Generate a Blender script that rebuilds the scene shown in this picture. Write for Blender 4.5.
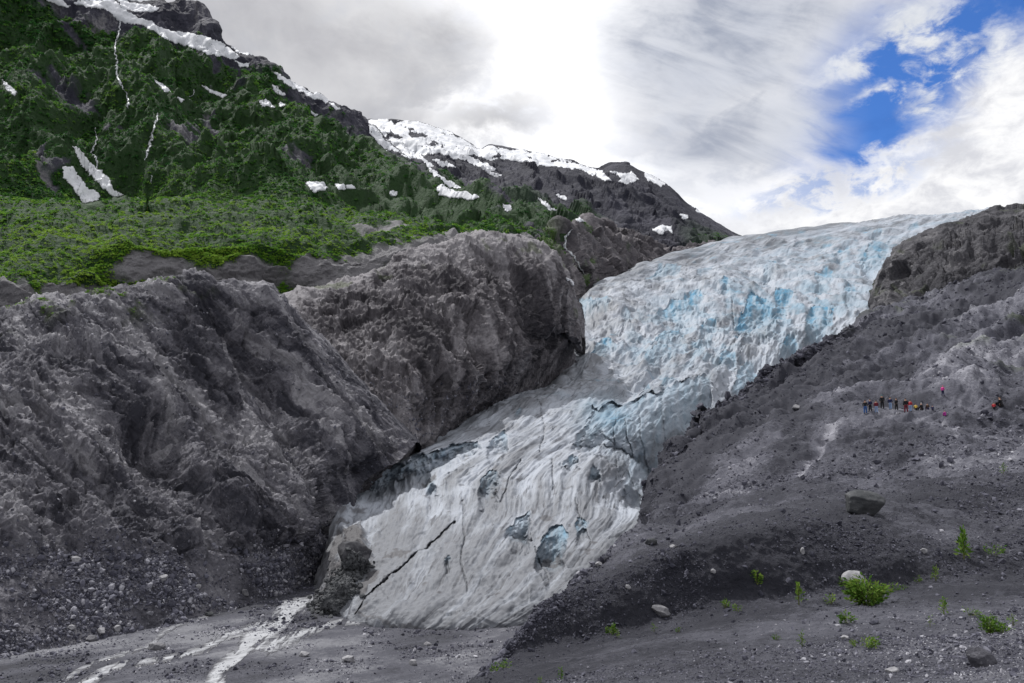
import bpy, math, random
import numpy as np
from mathutils import Vector, Matrix

random.seed(7)
RNG = np.random.default_rng(11)
R = math.radians

# ------------------------------------------------------------------ scene, camera
for o in list(bpy.data.objects):
    bpy.data.objects.remove(o)
SC = bpy.context.scene
COL = SC.collection
F = 853.33                      # focal length in pixels (30 mm on a 36 mm sensor)
PITCH = R(6.95)
CP, SP = math.cos(PITCH), math.sin(PITCH)
cam_d = bpy.data.cameras.new('camera')
cam = bpy.data.objects.new('camera', cam_d)
COL.objects.link(cam)
cam_d.lens = 30.0
cam_d.sensor_width = 36.0
cam_d.clip_start = 0.2
cam_d.clip_end = 60000.0
cam.location = (0, 0, 0)
cam.rotation_euler = (R(90) + PITCH, 0, 0)
SC.camera = cam
SC.view_settings.view_transform = 'Standard'
SC.view_settings.look = 'None'
SC.view_settings.exposure = 0.0
SC.view_settings.gamma = 1.0


def unproj(px, py, d):
    px, py, d = np.asarray(px, float), np.asarray(py, float), np.asarray(d, float)
    cx, cy = (px - 512.0) / F, (341.5 - py) / F
    return np.stack([d * cx, d * (CP - cy * SP), d * (cy * CP + SP)], -1)


def proj(P):
    d = P[..., 1] * CP + P[..., 2] * SP
    u = -P[..., 1] * SP + P[..., 2] * CP
    d = np.maximum(d, 0.05)
    return 512.0 + F * P[..., 0] / d, 341.5 - F * u / d, d


def py_at(d, z):
    return 341.5 - F * (z / d - SP) / CP


def d_at(py, z):
    return z / ((341.5 - py) / F * CP + SP)


# ------------------------------------------------------------------ noise (numpy)
def _hash(ix, iy, iz, seed):
    h = (ix.astype(np.uint32) * np.uint32(374761393) + iy.astype(np.uint32) * np.uint32(668265263)
         + iz.astype(np.uint32) * np.uint32(2147483647) + np.uint32((seed * 1274126177) & 0xffffffff))
    h = (h ^ (h >> np.uint32(13))) * np.uint32(1274126177)
    h = (h ^ (h >> np.uint32(16))) * np.uint32(2246822519)
    return h ^ (h >> np.uint32(13))


_G = RNG.normal(size=(256, 3)).astype(np.float32)
_G /= np.linalg.norm(_G, axis=1)[:, None]


def pn(Q, seed=0):
    """gradient noise about -1..1 of points Q (...,3)"""
    s = Q.shape[:-1]
    q = Q.reshape(-1, 3)
    f = np.floor(q)
    i = f.astype(np.int64)
    r = (q - f).astype(np.float32)
    w = r * r * r * (r * (r * 6 - 15) + 10)
    out = np.zeros(len(q), np.float32)
    for a in (0, 1):
        wx = w[:, 0] if a else 1 - w[:, 0]
        for b in (0, 1):
            wy = w[:, 1] if b else 1 - w[:, 1]
            for c in (0, 1):
                wz = w[:, 2] if c else 1 - w[:, 2]
                g = _G[_hash(i[:, 0] + a, i[:, 1] + b, i[:, 2] + c, seed) & np.uint32(255)]
                out += wx * wy * wz * (g[:, 0] * (r[:, 0] - a) + g[:, 1] * (r[:, 1] - b) + g[:, 2] * (r[:, 2] - c))
    return (out * 1.6).reshape(s)


def sst(a, b, x):
    t = np.clip((x - a) / (b - a), 0, 1)
    return t * t * (3 - 2 * t)


def fbm(Q, lam, n, cell=None, gain=0.5, seed=0, ridged=False):
    """sum of octaves, first wavelength lam metres, weight gain**i; octaves finer than the mesh fade out"""
    out = np.zeros(Q.shape[:-1], np.float32)
    a = 1.0
    for k in range(n):
        l = lam / 2.03 ** k
        v = pn(Q / l + 17.3 * k, seed + k)
        if ridged:
            v = .55 - 2 * np.abs(v)
        wt = a if cell is None else a * sst(1.2, 3.0, l / cell)
        out += wt * v
        a *= gain
    return out


def stretch(P, t, k):
    """coordinates in which features are k times longer along t"""
    t = np.array(t, float)
    t /= np.linalg.norm(t)
    return P - (P @ t)[..., None] * t * (1 - 1.0 / k)


def strata(P, nvec, lam, warp, cell, seed=0):
    """broken ledges: a sawtooth across bedding planes with normal nvec, lam metres apart"""
    nvec = np.array(nvec, float)
    nvec /= np.linalg.norm(nvec)
    ph = (P @ nvec) / lam + warp * fbm(P, lam * 5, 4, cell, .6, seed)
    f = ph - np.floor(ph)
    saw = np.where(f < .8, f / .8, (1 - f) / .2) - .5
    return saw * np.clip(.5 + 1.2 * pn(P / (lam * 3.0), seed + 9), 0, 1.2)


def facets(Q, lam, cell=None, seed=0, tilt=.9):
    """broken blocks: every cell of a cellular pattern is a small tilted plane of its own"""
    s = Q.shape[:-1]
    q = (Q / lam).reshape(-1, 3)
    i0 = np.floor(q).astype(np.int64)
    r = (q - i0).astype(np.float32)
    best = np.full(len(q), 1e9, np.float32)
    val = np.zeros(len(q), np.float32)
    for a in (-1, 0, 1):
        for b in (-1, 0, 1):
            for c in (-1, 0, 1):
                h = _hash(i0[:, 0] + a, i0[:, 1] + b, i0[:, 2] + c, seed)
                dx = r[:, 0] - a - (h & np.uint32(1023)).astype(np.float32) / 1023
                dy = r[:, 1] - b - ((h >> np.uint32(10)) & np.uint32(1023)).astype(np.float32) / 1023
                dz = r[:, 2] - c - ((h >> np.uint32(20)) & np.uint32(1023)).astype(np.float32) / 1023
                d = dx * dx + dy * dy + dz * dz
                g = _G[(h * np.uint32(2654435761)) >> np.uint32(24)]
                v = ((h >> np.uint32(7)) & np.uint32(255)).astype(np.float32) / 255 - .5 + tilt * (g[:, 0] * dx + g[:, 1] * dy + g[:, 2] * dz)
                m = d < best
                best = np.where(m, d, best)
                val = np.where(m, v, val)
    v = val.reshape(s)
    return v if cell is None else v * sst(1.2, 3.0, lam / cell)


def pchip(x, Y, xq):
    x = np.asarray(x, float)
    h = np.diff(x)
    sh = (-1,) + (1,) * (Y.ndim - 1)
    dl = np.diff(Y, axis=0) / h.reshape(sh)
    m = np.zeros_like(Y)
    m[0], m[-1] = dl[0], dl[-1]
    if len(x) > 2:
        w1 = (2 * h[1:] + h[:-1]).reshape(sh)
        w2 = (h[1:] + 2 * h[:-1]).reshape(sh)
        same = dl[:-1] * dl[1:] > 0
        with np.errstate(divide='ignore', invalid='ignore'):
            hm = (w1 + w2) / (w1 / dl[:-1] + w2 / dl[1:])
        m[1:-1] = np.where(same, hm, 0)
    k = np.clip(np.searchsorted(x, xq, side='right') - 1, 0, len(x) - 2)
    t = ((xq - x[k]) / h[k]).reshape(sh)
    hk = h[k].reshape(sh)
    return ((2 * t**3 - 3 * t**2 + 1) * Y[k] + (t**3 - 2 * t**2 + t) * hk * m[k]
            + (-2 * t**3 + 3 * t**2) * Y[k + 1] + (t**3 - t**2) * hk * m[k + 1])


def loft(rows, nu, dens=1.0):
    """surface through guide lines; each is a list of (px, py, depth) left to right, lines ordered back to front"""
    rs = []
    for r in rows:
        a = np.array(r, float)
        Y = a.copy()
        Y[:, 2] = np.log(a[:, 2])
        rs.append(pchip(a[:, 0], Y, np.linspace(a[0, 0], a[-1, 0], nu)))
    rs = np.array(rs)
    gap = np.abs(np.diff(rs[..., 1], axis=0)).mean(1)
    seg = np.clip(gap, 6, 130) * dens
    vs = np.concatenate([[0], np.cumsum(seg)])
    nv = int(vs[-1])
    G = pchip(vs, rs, np.linspace(0, vs[-1], nv))
    return G[..., 0], G[..., 1], np.exp(G[..., 2])


def normals(P):
    du = np.gradient(P, axis=1)
    dv = np.gradient(P, axis=0)
    n = np.cross(du, dv)
    n /= np.linalg.norm(n, axis=-1, keepdims=True) + 1e-9
    cell = np.sqrt(np.linalg.norm(du, axis=-1) * np.linalg.norm(dv, axis=-1)) + 1e-4
    flip = np.sign((n * (0 - P)).sum(-1).mean())
    return n * flip, cell


def inside(px, py, poly):
    poly = np.array(poly, float)
    res = np.zeros(np.shape(px), bool)
    j = len(poly) - 1
    for i in range(len(poly)):
        xi, yi = poly[i]
        xj, yj = poly[j]
        if yi != yj:
            c = ((yi > py) != (yj > py)) & (px < (xj - xi) * (py - yi) / (yj - yi) + xi)
            res ^= c
        j = i
    return res


def seg_dist(px, py, pts):
    best = np.full(np.shape(px), 1e9)
    for (x0, y0), (x1, y1) in zip(pts[:-1], pts[1:]):
        dx, dy = x1 - x0, y1 - y0
        t = np.clip(((px - x0) * dx + (py - y0) * dy) / (dx * dx + dy * dy + 1e-9), 0, 1)
        best = np.minimum(best, np.hypot(px - x0 - t * dx, py - y0 - t * dy))
    return best


# ------------------------------------------------------------------ objects
def tag(o, label=None, cat=None, group=None, kind=None):
    if label: o['label'] = label
    if cat: o['category'] = cat
    if group: o['group'] = group
    if kind: o['kind'] = kind
    return o


def make_mesh(name, V, faces, mat, smooth=True, attrs=None, parent=None):
    V = np.ascontiguousarray(V, np.float32).reshape(-1, 3)
    faces = np.ascontiguousarray(faces, np.int32)
    n, k = faces.shape
    me = bpy.data.meshes.new(name)
    me.vertices.add(len(V))
    me.vertices.foreach_set('co', V.ravel())
    me.loops.add(n * k)
    me.loops.foreach_set('vertex_index', faces.ravel())
    me.polygons.add(n)
    me.polygons.foreach_set('loop_start', np.arange(0, n * k, k, dtype=np.int32))
    me.polygons.foreach_set('loop_total', np.full(n, k, np.int32))
    me.polygons.foreach_set('use_smooth', np.full(n, smooth, bool))
    me.update(calc_edges=True)
    me.validate()
    for a, val in (attrs or {}).items():
        at = me.attributes.new(a, 'FLOAT', 'POINT')
        at.data.foreach_set('value', np.ascontiguousarray(val, np.float32).ravel())
    if mat:
        me.materials.append(mat)
    o = bpy.data.objects.new(name, me)
    COL.objects.link(o)
    if parent:
        o.parent = parent
    return o


def grid_faces(nv, nu, keep=None):
    idx = np.arange(nv * nu).reshape(nv, nu)
    f = np.stack([idx[:-1, :-1], idx[:-1, 1:], idx[1:, 1:], idx[1:, :-1]], -1).reshape(-1, 4)
    if keep is not None:
        f = f[keep.reshape(-1)]
    return f


def orient_up(P, faces):
    a = P.reshape(-1, 3)
    q = a[faces]
    nz = np.cross(q[:, 1] - q[:, 0], q[:, 2] - q[:, 0])
    c = q.mean(1)
    s = (nz * (np.array([0, 0, 400.0]) - c)).sum(1)
    if (s > 0).mean() < 0.5:
        faces = faces[:, ::-1]
    return faces


def grid_mesh(name, P, mat, attrs=None, keep=None):
    f = orient_up(P, grid_faces(P.shape[0], P.shape[1], keep))
    return make_mesh(name, P, f, mat, True, attrs)


# ------------------------------------------------------------------ materials
class NT:
    def __init__(s, name, world=False):
        if world:
            s.m = bpy.data.worlds.new('World')
            SC.world = s.m
        else:
            s.m = bpy.data.materials.new(name)
        s.m.use_nodes = True
        s.t = s.m.node_tree
        s.t.nodes.clear()

    def n(s, typ, **kw):
        nd = s.t.nodes.new(typ)
        for k, v in kw.items():
            setattr(nd, k, v)
        return nd

    def put(s, sock, v):
        if isinstance(v, bpy.types.NodeSocket):
            s.t.links.new(v, sock)
        elif v is not None:
            if sock.type == 'RGBA' and len(v) == 3:
                v = (*v, 1)
            sock.default_value = v

    def math(s, op, a, b=None, c=None, clamp=False):
        nd = s.n('ShaderNodeMath', operation=op, use_clamp=clamp)
        for i, v in enumerate((a, b, c)):
            if v is not None:
                s.put(nd.inputs[i], v)
        return nd.outputs[0]

    def vmath(s, op, a, b=None):
        nd = s.n('ShaderNodeVectorMath', operation=op)
        s.put(nd.inputs[0], a)
        if b is not None:
            s.put(nd.inputs[1], b)
        return nd.outputs['Value'] if op in ('DOT_PRODUCT', 'LENGTH') else nd.outputs[0]

    def mix(s, f, a, b, mode='MIX'):
        nd = s.n('ShaderNodeMix', data_type='RGBA', blend_type=mode)
        s.put(nd.inputs[0], f)
        s.put(nd.inputs[6], a)
        s.put(nd.inputs[7], b)
        return nd.outputs[2]

    def noise(s, vec, scale, detail=4, rough=0.55, dist=0.0):
        nd = s.n('ShaderNodeTexNoise')
        if vec is not None:
            s.put(nd.inputs['Vector'], vec)
        nd.inputs['Scale'].default_value = scale
        nd.inputs['Detail'].default_value = detail
        nd.inputs['Roughness'].default_value = rough
        nd.inputs['Distortion'].default_value = dist
        return nd.outputs['Fac']

    def step(s, x, lo, hi, a=0.0, b=1.0):
        nd = s.n('ShaderNodeMapRange', interpolation_type='SMOOTHSTEP')
        s.put(nd.inputs[0], x)
        for i, v in zip((1, 2, 3, 4), (lo, hi, a, b)):
            s.put(nd.inputs[i], v)
        return nd.outputs[0]

    def attr(s, name):
        return s.n('ShaderNodeAttribute', attribute_name=name).outputs['Fac']

    def pos(s):
        return s.n('ShaderNodeNewGeometry').outputs['Position']

    def scaled(s, vec, sc, rot=(0, 0, 0)):
        nd = s.n('ShaderNodeMapping', vector_type='TEXTURE')
        sc = tuple(1.0 / x for x in sc)
        s.put(nd.inputs[0], vec)
        nd.inputs['Scale'].default_value = sc
        nd.inputs['Rotation'].default_value = rot
        return nd.outputs[0]

    def bsdf(s, color, rough=0.85, spec=0.3, bump=None, bdist=0.1, bstr=1.0, trans=0.0):
        p = s.n('ShaderNodeBsdfPrincipled')
        s.put(p.inputs['Base Color'], color)
        s.put(p.inputs['Roughness'], rough)
        p.inputs['Specular IOR Level'].default_value = spec
        if bump is not None:
            b = s.n('ShaderNodeBump')
            b.inputs['Distance'].default_value = bdist
            b.inputs['Strength'].default_value = bstr
            s.put(b.inputs['Height'], bump)
            s.t.links.new(b.outputs[0], p.inputs['Normal'])
        out = s.n('ShaderNodeOutputMaterial')
        sh = p.outputs[0]
        if trans > 0:
            tr = s.n('ShaderNodeBsdfTranslucent')
            s.put(tr.inputs[0], color)
            mx = s.n('ShaderNodeMixShader')
            mx.inputs[0].default_value = trans
            s.t.links.new(sh, mx.inputs[1])
            s.t.links.new(tr.outputs[0], mx.inputs[2])
            sh = mx.outputs[0]
        s.t.links.new(sh, out.inputs[0])
        return s.m


def rock_mat(name, dark, mid, light, scale, st=(1, 1, 1), rot=(0, 0, 0), bdist=0.3, moss=None, rough=0.85, grit=0.7):
    """rock whose tone comes from mineral bands and some painted shading: attribute 'tone' (mesh scale) and two fine noises"""
    t = NT(name)
    p = t.pos()
    q = t.scaled(p, st, rot)
    n1 = t.noise(q, scale, 6, 0.65)
    n2 = t.noise(p, scale * 4, 9, grit)
    tone = t.attr('tone')
    v = t.math('MULTIPLY_ADD', n1, 0.55, t.math('MULTIPLY_ADD', n2, 0.6, t.math('MULTIPLY', tone, 0.55)))
    c = t.mix(t.step(v, 0.62, 0.90), dark, mid)
    c = t.mix(t.step(v, 0.88, 1.18), c, light)
    if moss:
        c = t.mix(t.attr('moss'), c, t.mix(n2, moss[0], moss[1]))
    h = t.math('ADD', n1, t.math('MULTIPLY', n2, 0.35))
    return t.bsdf(c, rough, 0.3, h, bdist, 0.9)


M_BLUFF = rock_mat('bluff_rock', (.040, .040, .052), (.124, .121, .140), (.28, .275, .295), 0.45,
                   (.28, .8, 1.5), (0, R(40), R(-18)), 1.3, ((.05, .08, .018), (.10, .13, .03)))
M_REAR = rock_mat('rear_bluff_rock', (.042, .039, .046), (.112, .104, .114), (.26, .248, .262), 0.22,
                  (1.6, 1.6, 0.4), (R(-25), R(12), 0), 2.2, ((.045, .07, .018), (.09, .12, .03)))
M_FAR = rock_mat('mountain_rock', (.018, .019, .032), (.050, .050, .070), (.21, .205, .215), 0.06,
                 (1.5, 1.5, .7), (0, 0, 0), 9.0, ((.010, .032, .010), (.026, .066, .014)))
M_OUT = rock_mat('outcrop_rock', (.055, .05, .058), (.12, .11, .12), (.27, .25, .26), 0.1,
                 (1, 1, 1.5), (0, R(25), 0), 6.0, ((.03, .07, .015), (.07, .12, .025)))
M_GRAVEL = rock_mat('gravel', (.029, .030, .042), (.094, .095, .119), (.28, .28, .315), 2.2,
                    (1, 1, 1), (0, 0, 0), 0.30, ((.05, .08, .018), (.10, .13, .03)), grit=.88)
M_KNOB = rock_mat('knob_rock', (.030, .030, .037), (.075, .073, .083), (.19, .186, .195), 0.2,
                  (1, 1, 1.5), (0, R(-30), 0), 3.5, ((.045, .07, .018), (.09, .12, .03)))
M_FLOOR = rock_mat('outwash_gravel', (.030, .031, .040), (.070, .071, .088), (.18, .182, .20), 1.4,
                   (1, 1, 1), (0, 0, 0), 0.3, grit=.86)


def ice_material():
    t = NT('glacier_ice')
    p = t.pos()
    cx = t.n('ShaderNodeCombineXYZ')
    t.put(cx.inputs[0], t.attr('across'))
    t.put(cx.inputs[1], t.math('MULTIPLY', t.attr('along'), .42))
    q = cx.outputs[0]
    n1 = t.noise(q, 0.11, 8, 0.68, 0.5)
    n2 = t.noise(p, 0.7, 5, 0.7)
    dirt = t.math('ADD', t.attr('dirt'), t.math('MULTIPLY', t.math('SUBTRACT', n1, 0.5), 1.5))
    c = t.mix(t.step(dirt, 0.05, 0.75), (.345, .372, .42), (.150, .158, .176))
    n3 = t.noise(q, 0.42, 6, 0.72, 0.6)
    c = t.mix(t.step(n2, 0.56, 0.74, 0, 0.35), c, (.17, .175, .19))
    c = t.mix(t.step(n3, 0.54, 0.70, 0, 0.5), c, (.15, .15, .16))
    cd = t.n('ShaderNodeCombineXYZ')
    t.put(cd.inputs[0], t.attr('across'))
    t.put(cd.inputs[1], t.math('MULTIPLY', t.attr('along'), .26))
    n4 = t.noise(cd.outputs[0], 0.30, 5, 0.62, 0.5)
    c = t.mix(t.step(n4, 0.565, 0.64, 0, 0.7), c, (.07, .072, .082))  # shadowed cracks painted as dark dashes along the flow
    blue = t.attr('blue')
    bl = t.math('MULTIPLY', blue, t.math('MULTIPLY', t.step(n1, 0.25, 0.6, 00.7, 1.0), t.step(n3, .35, .65, 1.0, .7)))
    c = t.mix(t.math('MINIMUM', t.math('MULTIPLY', bl, 1.5), 1.0), c, (.185, .285, .365))
    c = t.mix(t.step(bl, 0.5, 1.0), c, (.055, .215, .35))
    c = t.mix(t.attr('grime_shade'), c, t.mix(n2, (.03, .03, .035), (.10, .095, .10)))
    h = t.math('ADD', t.math('MULTIPLY', n1, .35), t.math('ADD', t.math('MULTIPLY', n2, 0.5), t.math('MULTIPLY', n3, .3)))
    return t.bsdf(c, 0.6, 0.25, h, 1.0, 0.55)


M_ICE = ice_material()


def snow_material():
    t = NT('snow')
    n = t.noise(t.pos(), 0.05, 5, 0.6)
    return t.bsdf(t.mix(t.step(n, .35, .7), (.76, .77, .80), (.50, .52, .55)), 0.7, 0.2, n, 1.0, 0.4)


M_SNOW = snow_material()


def foliage_material(name, a, b, c, trans=0.25):
    t = NT(name)
    tint = t.attr('tint')
    n = t.noise(t.pos(), 0.02, 4, 0.6)
    v = t.math('ADD', tint, t.math('MULTIPLY', t.math('SUBTRACT', n, 0.5), 0.9))
    col = t.mix(t.step(v, 0.1, 0.5), a, b)
    col = t.mix(t.step(v, 0.55, 0.95), col, c)
    return t.bsdf(col, 0.8, 0.04, None, trans=trans)


M_SHRUB = foliage_material('mountain_shrub_leaves', (.022, .082, .020), (.062, .172, .028), (.135, .255, .042), 0.42)
M_TERR = foliage_material('terrace_shrub_leaves', (.050, .150, .022), (.135, .285, .030), (.235, .370, .050), 0.5)
M_LEAF = foliage_material('plant_leaves', (.05, .115, .018), (.105, .195, .03), (.20, .27, .06), 0.35)


def plain_mat(name, color, rough=0.8, var=0.15, scale=8.0):
    t = NT(name)
    n = t.noise(t.pos(), scale, 4, 0.6)
    d = tuple(x * (1 - var) for x in color)
    l = tuple(min(1, x * (1 + var)) for x in color)
    return t.bsdf(t.mix(n, d, l), rough, 0.3)


def water_material():
    t = NT('milky_water')
    q = t.scaled(t.pos(), (1.4, .35, 1), (0, 0, R(-40)))
    n = t.noise(q, .8, 7, 0.72, 0.6)
    core = t.math('ADD', t.math('MINIMUM', t.attr('core'), 5.0), t.math('MULTIPLY', t.math('SUBTRACT', n, .5), 22.0))
    c = t.mix(t.step(core, -1.0, 2.2), (.060, .060, .070), (.17, .173, .185))
    c = t.mix(t.step(core, 1.2, 5.5), c, (.42, .43, .45))
    return t.bsdf(c, 0.35, 0.4, n, 0.05, 0.5)


M_WATER = water_material()


def falls_material():
    t = NT('white_falling_water')
    q = t.scaled(t.pos(), (1, 1, .3))
    n = t.noise(q, .35, 4, 0.7)
    return t.bsdf(t.mix(t.step(n, .35, .6), (.26, .28, .30), (.66, .68, .70)), 0.5, 0.3, n, .5, .5)


M_FALLS = falls_material()

# ------------------------------------------------------------------ terrain: left mountain and its terrace
SURF = {}

rows = []
sky = [(-260, -230, 1450), (-100, -130, 1430), (0, -55, 1420), (60, -22, 1420), (110, -6, 1430), (150, 2, 1450), (178, 8, 1480),
       (198, 9, 1500), (207, 16, 1500), (212, 27, 1500), (225, 41, 1510), (256, 56, 1530), (285, 78, 1560), (310, 94, 1590),
       (330, 100, 1610), (345, 103, 1630), (360, 110, 1650), (369, 122, 1670), (376, 136, 1690), (390, 152, 1800), (424, 168, 2250)]
rows.append([(x - 10, y + 150, d + 700) for x, y, d in sky])
rows.append([(x, y + 6, d + 60) for x, y, d in sky])
rows.append(sky)
rows.append([(-260, -60, 1250), (0, 35, 1240), (60, 48, 1260), (110, 42, 1290), (160, 50, 1330), (210, 75, 1340), (260, 100, 1370),
             (310, 122, 1440), (350, 138, 1530), (380, 150, 1620), (402, 160, 1780), (444, 176, 2150)])
rows.append([(-260, 70, 1040), (0, 110, 1010), (80, 112, 1020), (160, 118, 1050), (230, 128, 1080), (300, 142, 1140), (350, 156, 1230),
             (400, 166, 1400), (430, 177, 1600), (474, 194, 1950)])
rows.append([(-260, 190, 830), (0, 186, 800), (60, 188, 800), (100, 190, 815), (200, 184, 850), (300, 180, 900), (380, 186, 980),
             (440, 192, 1120), (490, 206, 1400), (530, 222, 1750)])
rows.append([(-260, 226, 600), (0, 214, 610), (60, 206, 640), (100, 204, 650), (200, 202, 680), (300, 206, 700), (400, 210, 750),
             (480, 218, 830), (540, 236, 1000)])
rows.append([(-260, 244, 480), (0, 226, 520), (60, 222, 540), (100, 225, 545), (200, 224, 560), (300, 226, 590), (400, 226, 640),
             (480, 228, 730), (560, 242, 930)])
rows.append([(-260, 280, 405), (0, 254, 425), (60, 248, 440), (110, 245, 450), (150, 243, 465), (210, 245, 480), (290, 250, 505),
             (350, 258, 525), (430, 246, 610), (500, 242, 700), (570, 252, 900)])
rows.append([(-260, 318, 395), (0, 284, 372), (60, 284, 395), (112, 270, 440), (150, 258, 462), (210, 262, 477), (290, 268, 500),
             (350, 270, 520), (430, 258, 600), (500, 254, 690), (575, 262, 880)])
rows.append([(-260, 360, 390), (0, 318, 368), (60, 306, 391), (112, 294, 438), (150, 290, 458), (210, 292, 472), (290, 296, 495),
             (350, 290, 512), (430, 276, 590), (500, 270, 680), (580, 276, 860)])
rows.append([(-260, 430, 380), (0, 390, 360), (60, 380, 385), (112, 370, 430), (150, 366, 448), (210, 366, 462), (290, 366, 485),
             (350, 350, 502), (430, 340, 575), (500, 330, 660), (590, 330, 840)])
gx, gy, gd = loft(rows, 700, 1.6)
P0 = unproj(gx, gy, gd)
nr, cell = normals(P0)
terr = sst(860, 690, gd)
high = 1 - terr
S = stretch(P0, (0.18, -0.62, -0.76), 3.2)
gul = fbm(S, 210, 6, cell, 0.56, 3, True)
bumps = fbm(P0, 60, 6, cell, 0.5, 21)
lumps = fbm(P0 * np.array([1, .6, 1.3]), 34, 5, cell, 0.55, 41, True)
amp_sky = 0.35 + 0.65 * sst(0, 60, gy - np.interp(gx, [s[0] for s in sky], [s[1] for s in sky]))
crg = (fbm(S, 45, 4, cell, .65, 51, True) * 4.5 + facets(S, 40, cell, 52) * 9) * amp_sky
P = P0 + nr * ((gul * 42 * amp_sky + bumps * 11 + crg) * high + (lumps * 4.0 + bumps * 4.0 + strata(P0, (.05, .25, 1), 15, .9, cell, 55) * 6.0 - 3.0) * terr)[..., None]
# bare rock: cliffs of the terrace, rock bands of the mountain, crags near the skyline
tone = 0.5 + 0.5 * fbm(S, 40, 4, cell, .55, 61)
wob = fbm(P0, 60, 5, cell, .68, 71) * 15
wx, wy = gx + wob, gy + fbm(P0, 45, 5, cell, .68, 75) * 9
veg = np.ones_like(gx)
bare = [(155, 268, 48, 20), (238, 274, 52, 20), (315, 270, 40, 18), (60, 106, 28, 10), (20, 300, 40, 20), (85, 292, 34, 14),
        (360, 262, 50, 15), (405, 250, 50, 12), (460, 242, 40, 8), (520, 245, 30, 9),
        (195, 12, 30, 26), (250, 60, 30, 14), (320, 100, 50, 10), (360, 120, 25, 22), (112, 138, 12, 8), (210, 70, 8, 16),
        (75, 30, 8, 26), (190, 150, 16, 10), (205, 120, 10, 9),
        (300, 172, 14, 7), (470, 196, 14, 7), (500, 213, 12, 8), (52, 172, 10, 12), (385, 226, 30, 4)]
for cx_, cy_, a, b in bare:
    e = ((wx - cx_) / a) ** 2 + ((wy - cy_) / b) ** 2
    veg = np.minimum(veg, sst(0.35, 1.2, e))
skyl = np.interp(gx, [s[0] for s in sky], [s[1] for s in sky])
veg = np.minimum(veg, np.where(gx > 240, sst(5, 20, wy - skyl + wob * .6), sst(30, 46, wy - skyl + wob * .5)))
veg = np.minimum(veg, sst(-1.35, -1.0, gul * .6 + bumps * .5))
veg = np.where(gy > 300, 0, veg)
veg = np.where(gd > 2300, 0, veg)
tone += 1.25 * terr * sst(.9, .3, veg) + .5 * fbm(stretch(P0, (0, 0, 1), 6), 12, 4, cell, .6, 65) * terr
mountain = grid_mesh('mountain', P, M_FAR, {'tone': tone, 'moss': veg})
tag(mountain, kind='structure')
MOUNT = dict(P=P, N=normals(P)[0], veg=veg, gd=gd, gx=gx, gy=gy, terr=terr, cell=cell, n=nr)

# ------------------------------------------------------------------ far ridge with snow cap
sky2 = [(290, 128, 2300), (340, 121, 2300), (372, 120, 2300), (400, 121, 2300), (430, 126, 2280), (450, 133, 2260), (470, 142, 2240), (480, 149, 2220),
        (490, 145, 2200), (515, 150, 2180), (545, 155, 2150), (570, 161, 2120), (600, 169, 2080), (612, 164, 2070), (625, 163, 2060),
        (640, 170, 2040), (660, 181, 2020), (675, 192, 2000), (690, 206, 1980), (715, 221, 1960), (738, 235, 1950), (765, 256, 1940), (800, 290, 1930)]
rows = [[(x, y + 60, d + 700) for x, y, d in sky2], [(x, y + 4, d + 60) for x, y, d in sky2], sky2,
        [(290, 160, 1950), (372, 152, 1950), (430, 158, 1900), (480, 172, 1850), (545, 180, 1800), (600, 190, 1760), (640, 198, 1740), (690, 224, 1720), (740, 240, 1720), (800, 300, 1720)],
        [(290, 205, 1500), (372, 190, 1500), (430, 190, 1420), (480, 200, 1360), (545, 212, 1350), (600, 226, 1420), (650, 236, 1500), (700, 240, 1520), (745, 243, 1520), (800, 310, 1520)],
        [(290, 240, 1200), (372, 230, 1200), (430, 220, 1150), (500, 225, 1080), (560, 240, 1100), (620, 252, 1250), (680, 254, 1350), (750, 252, 1400), (800, 320, 1400)],
        [(290, 330, 1100), (430, 310, 1050), (560, 300, 1050), (680, 300, 1300), (760, 300, 1350), (800, 340, 1380)]]
gx, gy, gd = loft(rows, 560, 1.5)
P0 = unproj(gx, gy, gd)
nr, cell = normals(P0)
S = stretch(P0, (0.3, -0.5, -0.8), 3.0)
gul = fbm(S, 190, 5, cell, .5, 103, True)
bumps = fbm(P0, 80, 6, cell, .55, 121)
s2 = np.interp(gx, [s[0] for s in sky2], [s[1] for s in sky2])
amp = 0.25 + .75 * sst(0, 30, gy - s2)
P = P0 + nr * (amp * (gul * 17 + bumps * 9 + fbm(S, 60, 5, cell, .65, 125, True) * 5 + facets(S, 60, cell, 126) * 16 + facets(S, 24, cell, 127) * 6))[..., None]
tone = 0.12 + .5 * fbm(S, 60, 4, cell, .55, 131)
wx = gx + bumps * 8
veg = sst(0, 24, gy - np.interp(wx, [290, 420, 480, 520, 560, 620, 640, 680, 740], [175, 172, 188, 190, 196, 214, 215, 216, 228]) + gul * 8)
veg *= sst(640, 560, wx + (gy - 220) * 1.4) + sst(670, 700, wx) * .55
tag(grid_mesh('far_ridge', P, M_FAR, {'tone': tone, 'moss': veg * .95}), kind='structure')
RIDGE = dict(P=P, N=normals(P)[0], veg=veg, gd=gd, gx=gx, gy=gy, cell=cell)

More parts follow.
